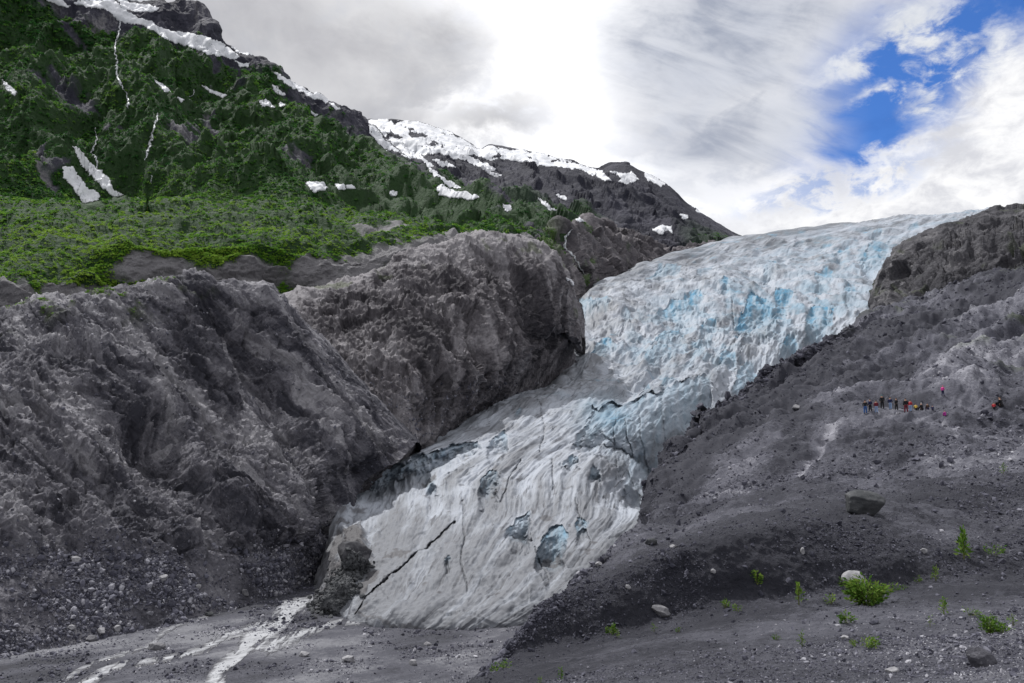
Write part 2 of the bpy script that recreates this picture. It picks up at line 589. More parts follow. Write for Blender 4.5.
# ------------------------------------------------------------------ outcrop beside the upper glacier
sky3 = [(500, 262, 760), (530, 250, 770), (545, 236, 790), (566, 226, 800), (590, 222, 830), (612, 224, 850), (630, 234, 880), (650, 242, 900),
        (668, 253, 930), (684, 249, 980), (700, 246, 1020), (720, 243, 1080), (736, 241, 1120), (752, 250, 1150), (780, 275, 1180)]
rows = [[(x, y + 40, d + 250) for x, y, d in sky3], [(x, y + 3, d + 30) for x, y, d in sky3], sky3,
        [(500, 285, 700), (545, 255, 730), (570, 244, 745), (600, 241, 770), (635, 250, 810), (665, 262, 880), (700, 256, 970), (740, 252, 1080), (780, 290, 1120)],
        [(500, 310, 670), (545, 290, 680), (575, 276, 690), (600, 270, 715), (640, 272, 770), (670, 274, 840), (710, 268, 930), (750, 266, 1040), (780, 300, 1100)],
        [(500, 350, 650), (560, 320, 660), (600, 305, 700), (650, 300, 760), (710, 290, 900), (780, 320, 1080)]]
rows = [[(x, y, d * (1.02 + .27 * float(sst(540, 625, x)))) for x, y, d in r] for r in rows]
gx, gy, gd = loft(rows, 360, 1.7)
P0 = unproj(gx, gy, gd)
nr, cell = normals(P0)
S = stretch(P0, (.75, -.2, -.5), 3)
r1 = fbm(S, 60, 5, cell, .55, 203, True)
b1 = fbm(P0, 40, 5, cell, .55, 221)
P = P0 + nr * (r1 * 5 + b1 * 4 + strata(P0, (.4, .3, .85), 9, 1.3, cell, 245) * 3 + fbm(P0, 14, 5, cell, .75, 249, True) * 1.2 + facets(P0, 26, cell, 256) * 8 + facets(P0, 10, cell, 257) * 3.5)[..., None]
tone = .55 + .5 * fbm(S, 25, 4, cell, .6, 231)
veg = sst(.25, .6, fbm(P0, 45, 4, cell, .6, 241)) * sst(660, 560, gx)
veg = np.maximum(veg, sst(565, 545, gx + b1 * 10) * sst(280, 250, gy))
tag(grid_mesh('rock_outcrop', P, M_OUT, {'tone': tone, 'moss': veg}), kind='structure')
OUTC = dict(P=P, N=normals(P)[0], veg=veg, gd=gd, gx=gx, gy=gy, cell=cell)

# ------------------------------------------------------------------ rear bluff
sky4 = [(120, 352, 318), (200, 322, 322), (250, 306, 328), (300, 292, 335), (340, 283, 345), (370, 270, 355), (400, 257, 366), (430, 246, 376), (470, 238, 386),
        (510, 235, 395), (530, 239, 400), (550, 251, 404), (564, 270, 408), (574, 292, 414), (579, 312, 420), (582, 330, 426)]
rows = [[(x + 4, y + 60, d + 90) for x, y, d in sky4], [(x + 1, y + 5, d + 16) for x, y, d in sky4], sky4,
        [(140, 372, 300), (250, 330, 305), (300, 318, 312), (340, 304, 322), (400, 283, 342), (450, 268, 356), (500, 266, 368), (530, 270, 376), (552, 284, 386), (566, 300, 396), (576, 318, 410), (582, 340, 424)],
        [(160, 420, 270), (250, 385, 275), (320, 366, 282), (380, 340, 292), (440, 322, 312), (490, 316, 332), (530, 320, 350), (556, 328, 372), (574, 340, 402), (582, 352, 420)],
        [(180, 470, 240), (280, 440, 246), (350, 424, 252), (400, 406, 264), (450, 388, 286), (494, 368, 314), (528, 352, 346), (548, 338, 374), (563, 328, 404), (574, 328, 420)],
        [(220, 530, 210), (310, 500, 214), (350, 475, 224), (400, 449, 250), (466, 405, 296), (508, 380, 332), (532, 364, 358), (552, 348, 386), (565, 338, 404), (573, 338, 418)],
        [(240, 600, 206), (320, 560, 214), (350, 510, 232), (400, 480, 264), (468, 438, 322), (512, 412, 362), (545, 388, 394), (566, 368, 425), (576, 362, 440)]]
gx, gy, gd = loft(rows, 720, 1.8)
P0 = unproj(gx, gy, gd)
nr, cell = normals(P0)
S = stretch(P0, (0.22, -0.45, -0.85), 3.4)
r1 = fbm(S, 34, 6, cell, .52, 303, True)
b1 = fbm(P0, 24, 6, cell, .55, 321)
st2 = fbm(stretch(P0, (.7, .1, -.6), 5), 9, 4, cell, .6, 331)
s4 = np.interp(gx, [s[0] for s in sky4], [s[1] for s in sky4])
amp = (0.5 + .5 * sst(0, 30, gy - s4)) * (.3 + .7 * sst(4, 34, np.interp(gx, [220, 310, 350, 400, 470, 520, 548, 566, 584], [540, 510, 478, 454, 418, 392, 374, 360, 350]) - gy))
led1 = strata(P0, (.9, .3, .25), 6.0, 1.3, cell, 345) * 1.8 + strata(P0, (.5, .3, .8), 3.2, 1.5, cell, 347) * 1.0
SF = stretch(P0, (0.2, -0.4, -0.9), 2.2)
crag = (fbm(S, 9, 5, cell, .75, 349, True) * .5 + fbm(P0, 3.5, 4, cell, .75, 353, True) * .2
        + facets(SF, 22.0, cell, 355) * 2.6 + facets(SF, 11.0, cell, 356) * 1.9 + facets(SF, 4.6, cell, 357) * 1.1 + facets(P0, 2.0, cell, 358) * .8)
P = P0 + nr * (amp * (r1 * 3.0 + b1 * 2.0 + st2 * 0.8 + led1 + crag))[..., None]
tone = .5 + .6 * fbm(stretch(P0, (0.22, -0.45, -0.85), 6), 10, 5, cell, .7, 341) + .35 * fbm(P0, 60, 3, cell, .5, 351)
tone = tone + .5 * sst(22, 2, gy - s4 + b1 * 8)  # paler towards the crest: its lit top painted into the tone
veg = .5 * sst(.35, .7, fbm(P0, 14, 4, cell, .6, 361)) * sst(26, 8, gy - s4)
tag(grid_mesh('rear_bluff', P, M_REAR, {'tone': tone, 'moss': veg}), kind='structure')
REAR = dict(P=P, veg=veg, gd=gd, gx=gx, gy=gy, cell=cell)

# ------------------------------------------------------------------ front bluff with its talus
FLOOR_Z = -31.0
sky5 = [(-260, 382, 205), (-100, 336, 214), (0, 312, 225), (50, 300, 232), (100, 290, 240), (140, 283, 245), (185, 279, 250), (230, 283, 258), (262, 287, 262), (284, 301, 264),
        (304, 320, 264), (330, 348, 262), (358, 378, 258), (384, 406, 252), (404, 428, 246), (418, 442, 242)]


def foot(px, py, z=FLOOR_Z - 0.5):
    return (px, py, float(d_at(py, z)))


rows = [[(x + 3, y + 60, d + 60) for x, y, d in sky5], [(x + 2, y + 5, d + 12) for x, y, d in sky5], sky5,
        [(-260, 420, 188), (-100, 378, 196), (0, 350, 205), (60, 338, 214), (120, 326, 224), (180, 318, 233), (230, 320, 242), (265, 330, 247), (300, 352, 248), (340, 384, 246), (374, 415, 242), (398, 436, 238), (413, 447, 236)],
        [(-260, 480, 162), (-100, 440, 168), (0, 410, 178), (60, 400, 186), (120, 396, 196), (160, 405, 205), (200, 408, 212), (250, 398, 226), (300, 410, 228), (338, 424, 228), (368, 442, 230), (388, 452, 232), (400, 459, 231)],
        [(-260, 560, 138), (-100, 520, 146), (0, 490, 156), (60, 480, 164), (120, 476, 173), (170, 480, 184), (210, 478, 190), (260, 468, 198), (310, 468, 204), (332, 470, 210), (346, 471, 218), (356, 474, 222), (366, 481, 224)],
        [(-260, 640, 120), (-100, 590, 130), (0, 560, 138), (60, 552, 146), (120, 548, 153), (180, 545, 163), (230, 540, 172), (280, 536, 181), (302, 534, 187), (318, 530, 194), (328, 528, 200), (336, 529, 204), (344, 534, 206)],
        [foot(-260, 742), foot(-100, 700), foot(0, 664), foot(60, 652), foot(110, 642), foot(160, 632), foot(200, 622), foot(250, 608), foot(284, 598), foot(302, 590), foot(314, 583), foot(322, 581), foot(330, 584)],
        [foot(-260, 800, -36), foot(-100, 745, -36), foot(0, 705, -36), foot(100, 680, -36), foot(200, 660, -36), foot(284, 632, -36), foot(330, 616, -36)]]
gx, gy, gd = loft(rows, 900, 1.8)
P0 = unproj(gx, gy, gd)
nr, cell = normals(P0)
wx0 = fbm(P0, 40, 3, cell, .5, 401)
S = stretch(P0 + wx0[..., None] * 4, (0.70, -0.25, -0.60), 4.5)
r1 = fbm(S, 26, 6, cell, .55, 403, True)
b1 = fbm(P0, 26, 6, cell, .55, 421)
s5 = np.interp(gx, [s[0] for s in sky5], [s[1] for s in sky5])
tal = sst(0, 30, gy - np.interp(gx, [-260, 0, 60, 200, 280, 330, 366], [600, 545, 540, 535, 530, 525, 520]) + b1 * 14)   # talus
amp = (0.72 + .28 * sst(0, 40, gy - s5)) * (1 - .78 * tal) * (.3 + .7 * sst(0, 34, np.interp(gy, [280, 300, 350, 380, 410, 440, 455, 480, 530, 580], [290, 310, 345, 372, 400, 425, 415, 366, 345, 330]) - gx))
# a bowl hollowed into the middle of the face and a rib beside it
bowl = np.exp(-(((gx - 162) / 34) ** 2 + ((gy - 448) / 26) ** 2))
rib = np.exp(-(seg_dist(gx, gy, [(60, 330), (130, 372), (178, 425), (196, 470), (250, 520)]) / 13) ** 2)
rib2 = np.exp(-(seg_dist(gx, gy, [(262, 300), (300, 375), (345, 430), (372, 458)]) / 11) ** 2)
gully = np.exp(-(seg_dist(gx, gy, [(215, 300), (250, 370), (285, 430), (320, 480), (335, 530)]) / 14) ** 2)
big = fbm(P0, 11, 4, cell, .55, 441) * .35 * tal
led1 = strata(P0, (.6, .15, .75), 4.2, 1.2, cell, 445) * 1.8 + strata(P0, (.55, .3, .8), 1.9, 1.4, cell, 447) * .9 + strata(P0, (.35, .3, .9), 9.0, 1.0, cell, 446) * 2.4
SF = stretch(P0 + wx0[..., None] * 3, (0.70, -0.25, -0.60), 3.4)
crag = (fbm(S, 6, 5, cell, .75, 449, True) * .45 + fbm(P0, 2.5, 4, cell, .75, 453, True) * .2
        + facets(SF, 18.0, cell, 455) * 1.6 + facets(SF, 8.0, cell, 456) * 1.2 + facets(SF, 3.4, cell, 457) * .7 + facets(P0, 1.5, cell, 458) * .5)
P = P0 + nr * (amp * (r1 * 2.0 + b1 * 1.3 + led1 + crag) - bowl * 7 + rib * 4.5 + rib2 * 4.5 - gully * 5.5 + big)[..., None]
tone = .5 + .55 * fbm(stretch(P0 + wx0[..., None] * 4, (0.70, -0.25, -0.60), 8), 7, 5, cell, .7, 451) + .35 * fbm(P0, 45, 3, cell, .5, 461) + .22 * led1 / 2 + .5 * facets(SF, 3.4, cell, 459, 0)
tone = tone * (1 - tal) + tal * (.5 + .35 * fbm(P0, 14, 4, cell, .6, 471))
veg = .55 * sst(.2, .6, fbm(P0, 10, 4, cell, .6, 481)) * sst(40, 10, gy - s5) * sst(260, 120, gx)
tag(grid_mesh('front_bluff', P, M_BLUFF, {'tone': tone, 'moss': veg}), kind='structure')
FRONT = dict(P=P, N=normals(P)[0], veg=veg, gd=gd, gx=gx, gy=gy, cell=cell, tal=tal, s5=s5)

# ------------------------------------------------------------------ valley floor, reaching to the horizon
def axis(lo, hi, fine, outer):
    a = list(np.arange(lo, hi, fine))
    st = fine
    x = hi
    while x < outer:
        a.append(x)
        st *= 1.25
        x += st
    a.append(outer)
    st = fine
    x = lo
    pre = []
    while x > -outer:
        st *= 1.25
        x -= st
        pre.append(max(x, -outer))
    return np.array(sorted(set(pre + a)))


ax = axis(-120, 30, 0.3, 9000)
ay = axis(95, 235, 0.35, 9000)
X, Y = np.meshgrid(ax, ay)
Q = np.stack([X, Y, np.zeros_like(X)], -1)
near = sst(600, 200, np.hypot(X, Y))
Z = FLOOR_Z + near * (fbm(stretch(Q, (.7, .7, 0), 3), 26, 3, None, .5, 501) * .5 + fbm(Q, 5, 4, None, .55, 511) * .16) - 4 * (1 - near)
Q[..., 2] = Z
tone = .5 + near * (.6 * fbm(stretch(Q, (.75, .65, 0), 5), 12, 5, None, .6, 521) + .5 * fbm(Q, 22, 4, None, .6, 525))
tag(grid_mesh('valley_floor', Q, M_FLOOR, {'tone': tone, 'moss': np.zeros_like(tone)}), kind='structure')
FLOORG = dict(P=Q, tone=tone)

# ------------------------------------------------------------------ glacier
rows = [
    [(690, 300, 1900), (740, 290, 2000), (790, 286, 2100), (850, 280, 2150), (900, 275, 2200), (960, 270, 2200), (1080, 262, 2200)],
    [(694, 256, 1330), (740, 240, 1500), (790, 233, 1550), (850, 225, 1620), (900, 219, 1680), (960, 214, 1680), (1080, 200, 1680)],
    [(684, 252, 1230), (740, 236, 1420), (790, 230, 1480), (850, 222, 1550), (900, 217, 1600), (960, 212, 1600), (1080, 197, 1600)],
    [(624, 274, 930), (640, 266, 950), (700, 262, 1050), (750, 256, 1130), (800, 252, 1180), (850, 248, 1200), (900, 246, 1200), (960, 240, 1200), (1060, 232, 1200)],
    [(578, 298, 712), (592, 287, 720), (640, 284, 760), (700, 284, 800), (760, 284, 830), (820, 285, 850), (870, 286, 850), (910, 292, 850), (1040, 300, 850)],
    [(566, 345, 552), (580, 328, 560), (620, 320, 590), (680, 318, 620), (740, 318, 640), (800, 320, 650), (850, 322, 640), (900, 330, 640), (1000, 360, 610)],
    [(540, 384, 440), (556, 366, 450), (610, 352, 480), (670, 350, 500), (720, 355, 500), (770, 362, 490), (810, 374, 480), (960, 420, 460)],
    [(452, 446, 312), (470, 422, 320), (520, 397, 350), (580, 386, 370), (640, 386, 380), (700, 394, 370), (750, 412, 355), (900, 480, 340)],
    [(342, 500, 218), (352, 484, 225), (400, 461, 252), (460, 440, 266), (520, 434, 270), (580, 430, 275), (640, 432, 275), (690, 452, 268), (860, 560, 260)],
    [(322, 556, 194), (332, 540, 197), (370, 520, 205), (430, 502, 212), (500, 492, 215), (570, 490, 215), (620, 495, 215), (665, 512, 210), (800, 600, 200)],
    [(312, 600, 180), (322, 586, 178), (350, 576, 172), (400, 566, 170), (460, 562, 170), (520, 562, 170), (570, 566, 168), (625, 574, 165), (760, 640, 160)],
    [foot(308, 616), foot(320, 614), foot(345, 621), foot(385, 629), foot(450, 633), foot(510, 630), foot(560, 626), foot(620, 632), foot(740, 660)],
    [foot(308, 640, -36), foot(320, 640, -36), foot(345, 648, -36), foot(385, 655, -36), foot(450, 660, -36), foot(510, 657, -36), foot(560, 655, -36), foot(620, 660, -36), foot(740, 690, -36)]]
gx, gy, gd = loft(rows, 640, 1.5)
nvv, nuu = gx.shape
base_d = gd.copy()
# flow coordinates in metres
LY = [205, 222, 237, 252, 267, 290, 345, 372, 415, 455, 480, 540, 590, 640]
LX = [960, 850, 740, 690, 640, 590, 575, 545, 480, 400, 355, 335, 318, 305]
RY = [205, 250, 270, 310, 340, 385, 410, 445, 480, 515, 562, 597, 625, 640]
RX_ = [1010, 898, 872, 895, 830, 760, 720, 680, 655, 648, 600, 560, 510, 490]
le, re = np.interp(gy, LY, LX), np.interp(gy, RY, RX_)
cc = (gx - le) / (re - le) * 190
tmpP = unproj(gx, gy, gd)
ss = np.concatenate([np.zeros((1, nuu)), np.cumsum(np.linalg.norm(np.diff(tmpP, axis=0), axis=-1), 0)], 0)
ss = ss.mean(1)[:, None] * np.ones_like(gx)
FL = np.stack([cc, ss, np.zeros_like(cc)], -1)
jit = fbm(FL, 22, 4, None, .6, 601)
jw = np.stack([gx, gy, 0 * gx], -1)
jx = gx + fbm(jw, 26, 5, None, .62, 605) * 5.5
jy = gy + fbm(jw, 22, 5, None, .62, 611) * 4.5
off = np.zeros_like(gx)       # metres away along the slope: hollows and ice walls
blue = np.zeros_like(gx)
grime_shade = np.zeros_like(gx)


def wall(curve, hs, deep, bl, tail=0.8, rim=1.2):
    """an ice wall under a lip: upright face of hs pixels, its floor running back out to the slope"""
    global off, blue
    xs = [c[0] for c in curve]
    yc = np.interp(jx, xs, [c[1] for c in curve])
    h = np.interp(jx, xs, hs, left=0.01, right=0.01) + .01
    t = jy - yc
    w = sst(xs[0] - 2, xs[0] + 4, jx) * sst(xs[-1] + 2, xs[-1] - 4, jx)
    prof = np.where(t < h, sst(-.5, 1.0, t) * np.clip(t / h, 0.25, 1), np.clip(1 - (t - h) / (h * tail + 3), 0, 1) ** 1.3)
    prof = np.where(t < -.5, 0, prof)
    hm = max(hs)
    off = np.maximum(off, prof * w * deep * np.clip(h / hm, 0, 1))
    stk = .75 + .5 * pn(np.stack([gx / 4.5, gy / 30, 0 * gx], -1), 607)
    blue = np.maximum(blue, w * bl * sst(-.5, rim, t) * np.clip(1.05 - t / (h * 1.25), 0, 1) ** .75 * stk * np.clip(h / 6, 0, 1))


def hole(x0, y0, x1, y1, deep, bl, tail=1.0):
    bl = bl * (1.3 if y1 < 400 else 1.05)
    cx_, w = (x0 + x1) / 2, (x1 - x0) / 2
    xs = np.linspace(x0, x1, 9)
    k = np.sqrt(np.clip(1 - ((xs - cx_) / w) ** 2, 0, 1))
    lean = (xs - cx_) / w * (y1 - y0) * -.18
    wall([(x, y1 - (y1 - y0) * .35 - (y1 - y0) * .65 * kk + l) for x, kk, l in zip(xs, k, lean)], list((y1 - y0) * (.15 + .85 * k)), deep, bl, tail)


wall([(572, 444), (583, 425), (597, 411), (620, 404), (636, 400), (660, 396), (690, 381), (708, 370)], [4, 18, 34, 42, 46, 52, 46, 16], 34, .52, .5)
blue = np.maximum(blue, .75 * np.exp(-(((jx - 612) / 28) ** 2 + ((jy - 418) / 16) ** 2)))
wall([(354, 478), (358, 474), (396, 464), (426, 454), (451, 441), (473, 439), (482, 445)], [16, 18, 20, 21, 21, 10, 2], 17, .46, .7)
wall([(502, 532), (514, 521), (526, 511), (534, 507)], [3, 17, 27, 8], 9, .62, .7)
for a in [(590, 332, 618, 353, 16, .85), (654, 300, 699, 317, 18, .8), (653, 325, 688, 343, 16, .8), (685, 290, 704, 307, 15, .9), (643, 266, 679, 277, 16, .6),
          (719, 283, 729, 295, 12, .8), (736, 294, 770, 333, 26, .95), (771, 287, 789, 313, 20, 1.0), (815, 267, 834, 285, 20, .8), (804, 304, 835, 333, 22, .8),
          (862, 240, 890, 268, 34, .6), (573, 294, 596, 308, 13, .55), (591, 295, 610, 307, 12, .6), (643, 348, 674, 362, 14, .6), (732, 354, 764, 392, 18, .5),
          (714, 348, 737, 363, 14, .6), (637, 380, 653, 392, 9, .75), (666, 375, 682, 386, 9, .65), (538, 525, 567, 559, 9, .78), 
          (574, 520, 587, 534, 6, .7), (477, 470, 499, 493, 10, .5), (487, 431, 507, 448, 9, .45), (424, 479, 438, 490, 8, .5), (511, 410, 521, 418, 7, .5),
          (565, 457, 578, 468, 6, .6), (586, 470, 602, 480, 6, .55), (445, 557, 452, 568, 4, .4), (700, 318, 722, 332, 12, .7),
          (775, 335, 800, 352, 14, .45), (840, 285, 858, 300, 16, .6), (695, 268, 712, 277, 12, .55), (760, 262, 778, 272, 14, .5), (620, 310, 636, 322, 10, .5),
          (625, 440, 650, 470, 8, .35), (690, 335, 706, 346, 10, .6), (835, 244, 850, 254, 18, .5), (790, 240, 806, 247, 18, .5), (870, 228, 884, 236, 20, .55), (905, 222, 918, 229, 20, .55)]:
    hole(*a)
fade_top = sst(0, 10, gy - np.interp(gx, [620, 684, 740, 790, 850, 900, 960, 1080], [276, 252, 236, 230, 222, 217, 212, 197]))
for pts, w, dp in [([(456, 522), (431, 542), (406, 564), (386, 583), (366, 599), (354, 613)], .6, 3.5), ([(462, 500), (464, 530), (462, 560), (466, 590)], .7, 1.5),
                   ([(615, 404), (614, 430), (616, 470)], .55, 2), ([(637, 402), (640, 430), (655, 455)], .5, 1.6), ([(572, 443), (600, 445), (640, 446)], .6, 2.2),
                   ([(600, 430), (625, 452), (650, 470)], .5, 1.6), ([(553, 460), (553, 490)], .6, 2), ([(660, 400), (665, 428)], .5, 1.4),
                   ([(730, 300), (735, 325), (750, 340)], .8, 6), ([(535, 545), (548, 580)], .6, 1.5), ([(575, 500), (590, 545)], .5, 1.5),
                   ([(520, 460), (508, 480), (500, 500)], .6, 2), ([(536, 400), (545, 425), (540, 450)], .5, 2), ([(625, 420), (632, 445)], .5, 3)]:
    g = np.exp(-(seg_dist(jx * .4 + gx * .6, jy * .4 + gy * .6, pts) / w) ** 2)
    off += g * dp
    grime_shade = np.maximum(grime_shade, g * (.55 if pts[0][0] == 456 else .22))  # cracks darkened along the same line as their recess
gd = base_d * (1 + 0) + off * fade_top
P0 = unproj(gx, gy, gd)
nr, cell = normals(unproj(gx, gy, base_d))
rough_up = sst(430, 330, gy + (600 - gx) * .18)
toe = sst(470, 580, gy)
flow = fbm(stretch(FL, (0.12, 1, 0), 7), 15, 5, None, .55, 621)                 # long flow lines
flowr = fbm(stretch(FL, (0.2, 1, 0), 5), 9, 4, None, .55, 631, True)
trans_ = fbm(stretch(FL + jit[..., None] * 8, (1, .25, 0), 3.2), 30, 5, None, .55, 641, True)
ser = fbm(P0, 30, 6, cell, .6, 651, True)
fine = fbm(P0, 9, 5, cell, .6, 661)
scal = gd / 250.0
edge = sst(0, 0.05, np.linspace(0, 1, nuu))[None, :] * np.ones_like(gx)
cf = cc / 190
side = .35 + .65 * sst(.12, .5, cf)
ser2 = fbm(stretch(FL + jit[..., None] * 3, (0.1, 1, 0), 6.0), 9, 6, cell, .66, 655, True)
swell = fbm(P0, 75, 3, None, .5, 657)
disp = swell * 4.5 * sst(600, 480, gy) * np.clip(scal, .5, 2) * .5 + fbm(stretch(FL + jit[..., None] * 3, (0.1, 1, 0), 6), 30, 3, None, .5, 627) * (1.2 + 1.3 * rough_up) * np.clip(scal, .4, 2.4) * sst(540, 330, gy) + (flow * .8 + flowr * .25) * np.clip(scal, .5, 1.8) * (1 - .75 * toe) + facets(stretch(FL, (.2, 1, 0), 2.5), 14, cell, 658) * (.5 * rough_up + .35 * (1 - toe)) + facets(P0, 5, cell, 659) * (.25 * rough_up + .08) + facets(P0 * np.array([1, .6, 1]), 11, cell, 660) * .25 * toe + trans_ * (.7 * rough_up * side + .35 * (1 - .7 * toe)) + ser * (.2 * rough_up * side + .12) + ser2 * (.75 * rough_up * side + .25 * (1 - toe)) + fbm(P0, 14, 5, cell, .6, 663) * 1.1 * toe + fine * (.15 + .2 * rough_up) + fbm(stretch(FL + jit[..., None] * 2, (0.1, 1, 0), 8), 11, 4, None, .55, 629, True) * .55 * np.clip(scal, .4, 2.2) * (1 - .7 * toe)
disp *= (.75 + .25 * fade_top)
P = P0 + nr * disp[..., None]
P[..., 2] -= rough_up * 1.5
roll = sst(.72, 1.08, cf) * sst(320, 350, gy) * sst(520, 470, gy)
P[..., 2] -= roll * 22 * np.clip(gd / 350, .5, 1.3)
P[..., 1] += roll * 8
crev = sst(-.25, -.9, trans_ * .55 + ser * .45) * rough_up
blue = np.clip(np.maximum(blue, crev * .8) + rough_up * (.04 + .30 * sst(0, .7, fbm(P0, 50, 4, None, .6, 671))) * side, 0, 1)
bst = sst(-.25, .45, fbm(stretch(FL, (0.1, 1, 0), 5), 13, 5, None, .62, 675))
bz = sum(k * np.exp(-(((gx - a) / c) ** 2 + ((gy - b) / d) ** 2)) for a, b, c, d, k in [(755, 308, 42, 26, .8), (820, 300, 40, 30, .6), (675, 312, 40, 22, .5), (875, 255, 30, 22, .55), (700, 350, 45, 20, .45), (640, 345, 30, 16, .4), (800, 255, 70, 14, .3), (640, 415, 45, 25, .35)])
blue = np.clip(np.maximum(blue, bz * bst), 0, 1)
right_wall_shade = np.exp(-(seg_dist(gx, gy, [(655, 500), (655, 478), (685, 440), (725, 405), (765, 380), (835, 338)]) / 12) ** 2)  # shade of the right ice wall, painted in as grey-blue and dirt tone
blue = np.maximum(blue, right_wall_shade * .4)
dirt = .30 + .28 * flow + .25 * fbm(stretch(FL, (0.12, 1, 0), 9), 26, 5, None, .6, 623) + .42 * toe + .3 * rough_up * sst(.3, .05, cf) + .22 * fbm(P0, 26, 4, None, .6, 681) - .10 * rough_up + .25 * right_wall_shade  # last term is the painted shade of the right wall
dirt += .25 * np.exp(-(seg_dist(gx, gy, [(690, 262), (790, 244), (830, 240)]) / 4) ** 2)
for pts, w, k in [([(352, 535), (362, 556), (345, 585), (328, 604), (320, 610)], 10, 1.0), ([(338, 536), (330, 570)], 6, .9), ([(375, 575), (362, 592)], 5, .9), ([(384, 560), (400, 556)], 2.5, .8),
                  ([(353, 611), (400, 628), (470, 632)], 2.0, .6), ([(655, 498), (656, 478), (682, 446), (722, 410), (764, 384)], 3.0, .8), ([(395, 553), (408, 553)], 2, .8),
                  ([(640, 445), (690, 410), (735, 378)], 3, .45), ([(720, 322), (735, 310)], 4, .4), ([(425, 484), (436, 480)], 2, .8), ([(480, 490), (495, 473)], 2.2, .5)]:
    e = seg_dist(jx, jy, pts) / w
    grime_shade = np.maximum(grime_shade, k * sst(1.1, .6, e + .35 * fine))  # debris streaks and ice margins, plus dark lines inside some hollows
grime_shade = np.maximum(grime_shade, .42 * sst(-.5, -1.0, trans_ * .5 + ser2 * .5) * rough_up)  # darker along the crevasse lows of the icefall
grime_shade = np.maximum(grime_shade, .55 * sst(346, 330, gx) * sst(528, 545, gy))
grime_shade = np.maximum(grime_shade, .8 * sst(.62, .85, fbm(P0, 7, 4, cell, .6, 691)) * sst(360, 560, gy))
blob = sst(1.2, .5, seg_dist(jx, jy, [(352, 535), (362, 556), (345, 585), (328, 604)]) / 10)
P = P + nr * (blob * (1.6 + 1.2 * ser))[..., None]
keep = np.ones((nvv - 1, nuu - 1), bool)
glacier = grid_mesh('glacier', P, M_ICE, {'dirt': dirt, 'blue': blue, 'grime_shade': np.clip(grime_shade + .22 * roll * sst(.9, 1.0, cf), 0, 1), 'across': cc, 'along': ss})  # rolled right edge darkened too: its shade painted into the colour
tag(glacier, 'broad cracked blue and white glacier flowing down between dark rock slopes', 'glacier')

# ------------------------------------------------------------------ right-hand moraine
def mrow(pts):
    """add the hidden flank that falls away behind the left-hand edge of the moraine"""
    x, y, d = pts[0]
    if y < 520:
        x += 7
        pts = [(x, y, d)] + pts[1:]
    z = float(unproj(x, y, d)[2])
    a = (x - 12, float(py_at(d * 1.10, z - .07 * d - .5)), d * 1.10)
    b = (x - 60, float(py_at(d * 1.25, max(z - .28 * d - 2, -48))), d * 1.25)
    return [b, a] + pts


def nrow(d, pts):
    return [(x, float(py_at(d, z)), d) for x, z in pts]


RX = 1230
rows = [
    nrow(2.5, [(200, -1.9), (512, -1.75), (800, -1.75), (RX, -1.7)]),
    nrow(7, [(260, -4), (420, -2.6), (512, -2.45), (800, -2.4), (RX, -2.2)]),
    nrow(12, [(330, -7), (430, -4.6), (512, -3.75), (600, -3.5), (800, -3.3), (1024, -3.15), (RX, -2.9)]),
    [(380, 820, 18), (440, 720, 18.5), (478, 681, 19), (540, 668, 19), (640, 655, 19), (760, 640, 19), (900, 628, 19.5), (1024, 620, 20), (RX, 600, 20)],
    mrow([(492, 664, 24), (560, 645, 25), (620, 630, 26), (700, 608, 28), (780, 600, 28.5), (860, 594, 29.5), (940, 583, 30.5), (1024, 574, 32), (RX, 552, 33)]),
    mrow([(510, 643, 24.8), (560, 618, 25.9), (620, 596, 27), (680, 576, 28.6), (740, 563, 29.4), (800, 560, 30), (900, 557, 32), (1024, 545, 36), (RX, 515, 37)]),
    mrow([(530, 622, 25.8), (565, 598, 27), (620, 572, 28.2), (690, 545, 30), (740, 530, 30.8), (800, 526, 31.8), (862, 522, 36), (950, 508, 46), (1024, 495, 54), (RX, 462, 54)]),
    mrow([(580, 580, 46), (610, 560, 64), (650, 533, 74), (720, 510, 79), (790, 494, 80), (862, 488, 79), (950, 470, 82), (1024, 456, 85), (RX, 415, 85)]),
    mrow([(655, 514, 92), (700, 494, 100), (760, 473, 105), (820, 455, 108), (880, 441, 110), (950, 432, 112), (1024, 428, 112), (RX, 392, 110)]),
    mrow([(650, 494, 120), (672, 478, 128), (710, 460, 134), (760, 440, 135), (820, 421, 135), (870, 413, 132), (930, 414, 131), (1000, 415, 128), (1024, 413, 128), (RX, 372, 125)]),
    mrow([(656, 476, 142), (690, 452, 160), (740, 430, 170), (800, 410, 172), (860, 396, 172), (930, 390, 167), (1000, 388, 162), (1024, 384, 160), (RX, 342, 150)]),
    mrow([(682, 443, 172), (712, 420, 200), (750, 400, 225), (800, 383, 238), (860, 364, 240), (930, 350, 236), (1024, 334, 225), (RX, 300, 210)]),
    mrow([(722, 409, 212), (760, 385, 250), (800, 362, 286), (832, 345, 312), (870, 334, 325), (930, 318, 320), (1024, 294, 305), (RX, 256, 290)]),
    mrow([(764, 383, 252), (830, 341, 318), (862, 323, 355), (896, 307, 394), (920, 300, 402), (960, 286, 402), (1024, 266, 380), (RX, 220, 360)]),
    mrow([(776, 400, 275), (838, 360, 340), (870, 345, 380), (900, 330, 420), (960, 310, 430), (1024, 290, 410), (RX, 250, 390)])]
gx, gy, gd = loft(rows, 900, 1.8)
P0 = unproj(gx, gy, gd)
nr, cell = normals(P0)
far = sst(90, 200, gd)
S = stretch(P0, (.75, .62, .2), 3.0)
mid = sst(14, 40, gd)
rid = fbm(S, 30, 6, cell, .55, 703, True)
b1 = fbm(P0, 13, 6, cell, .52, 721)
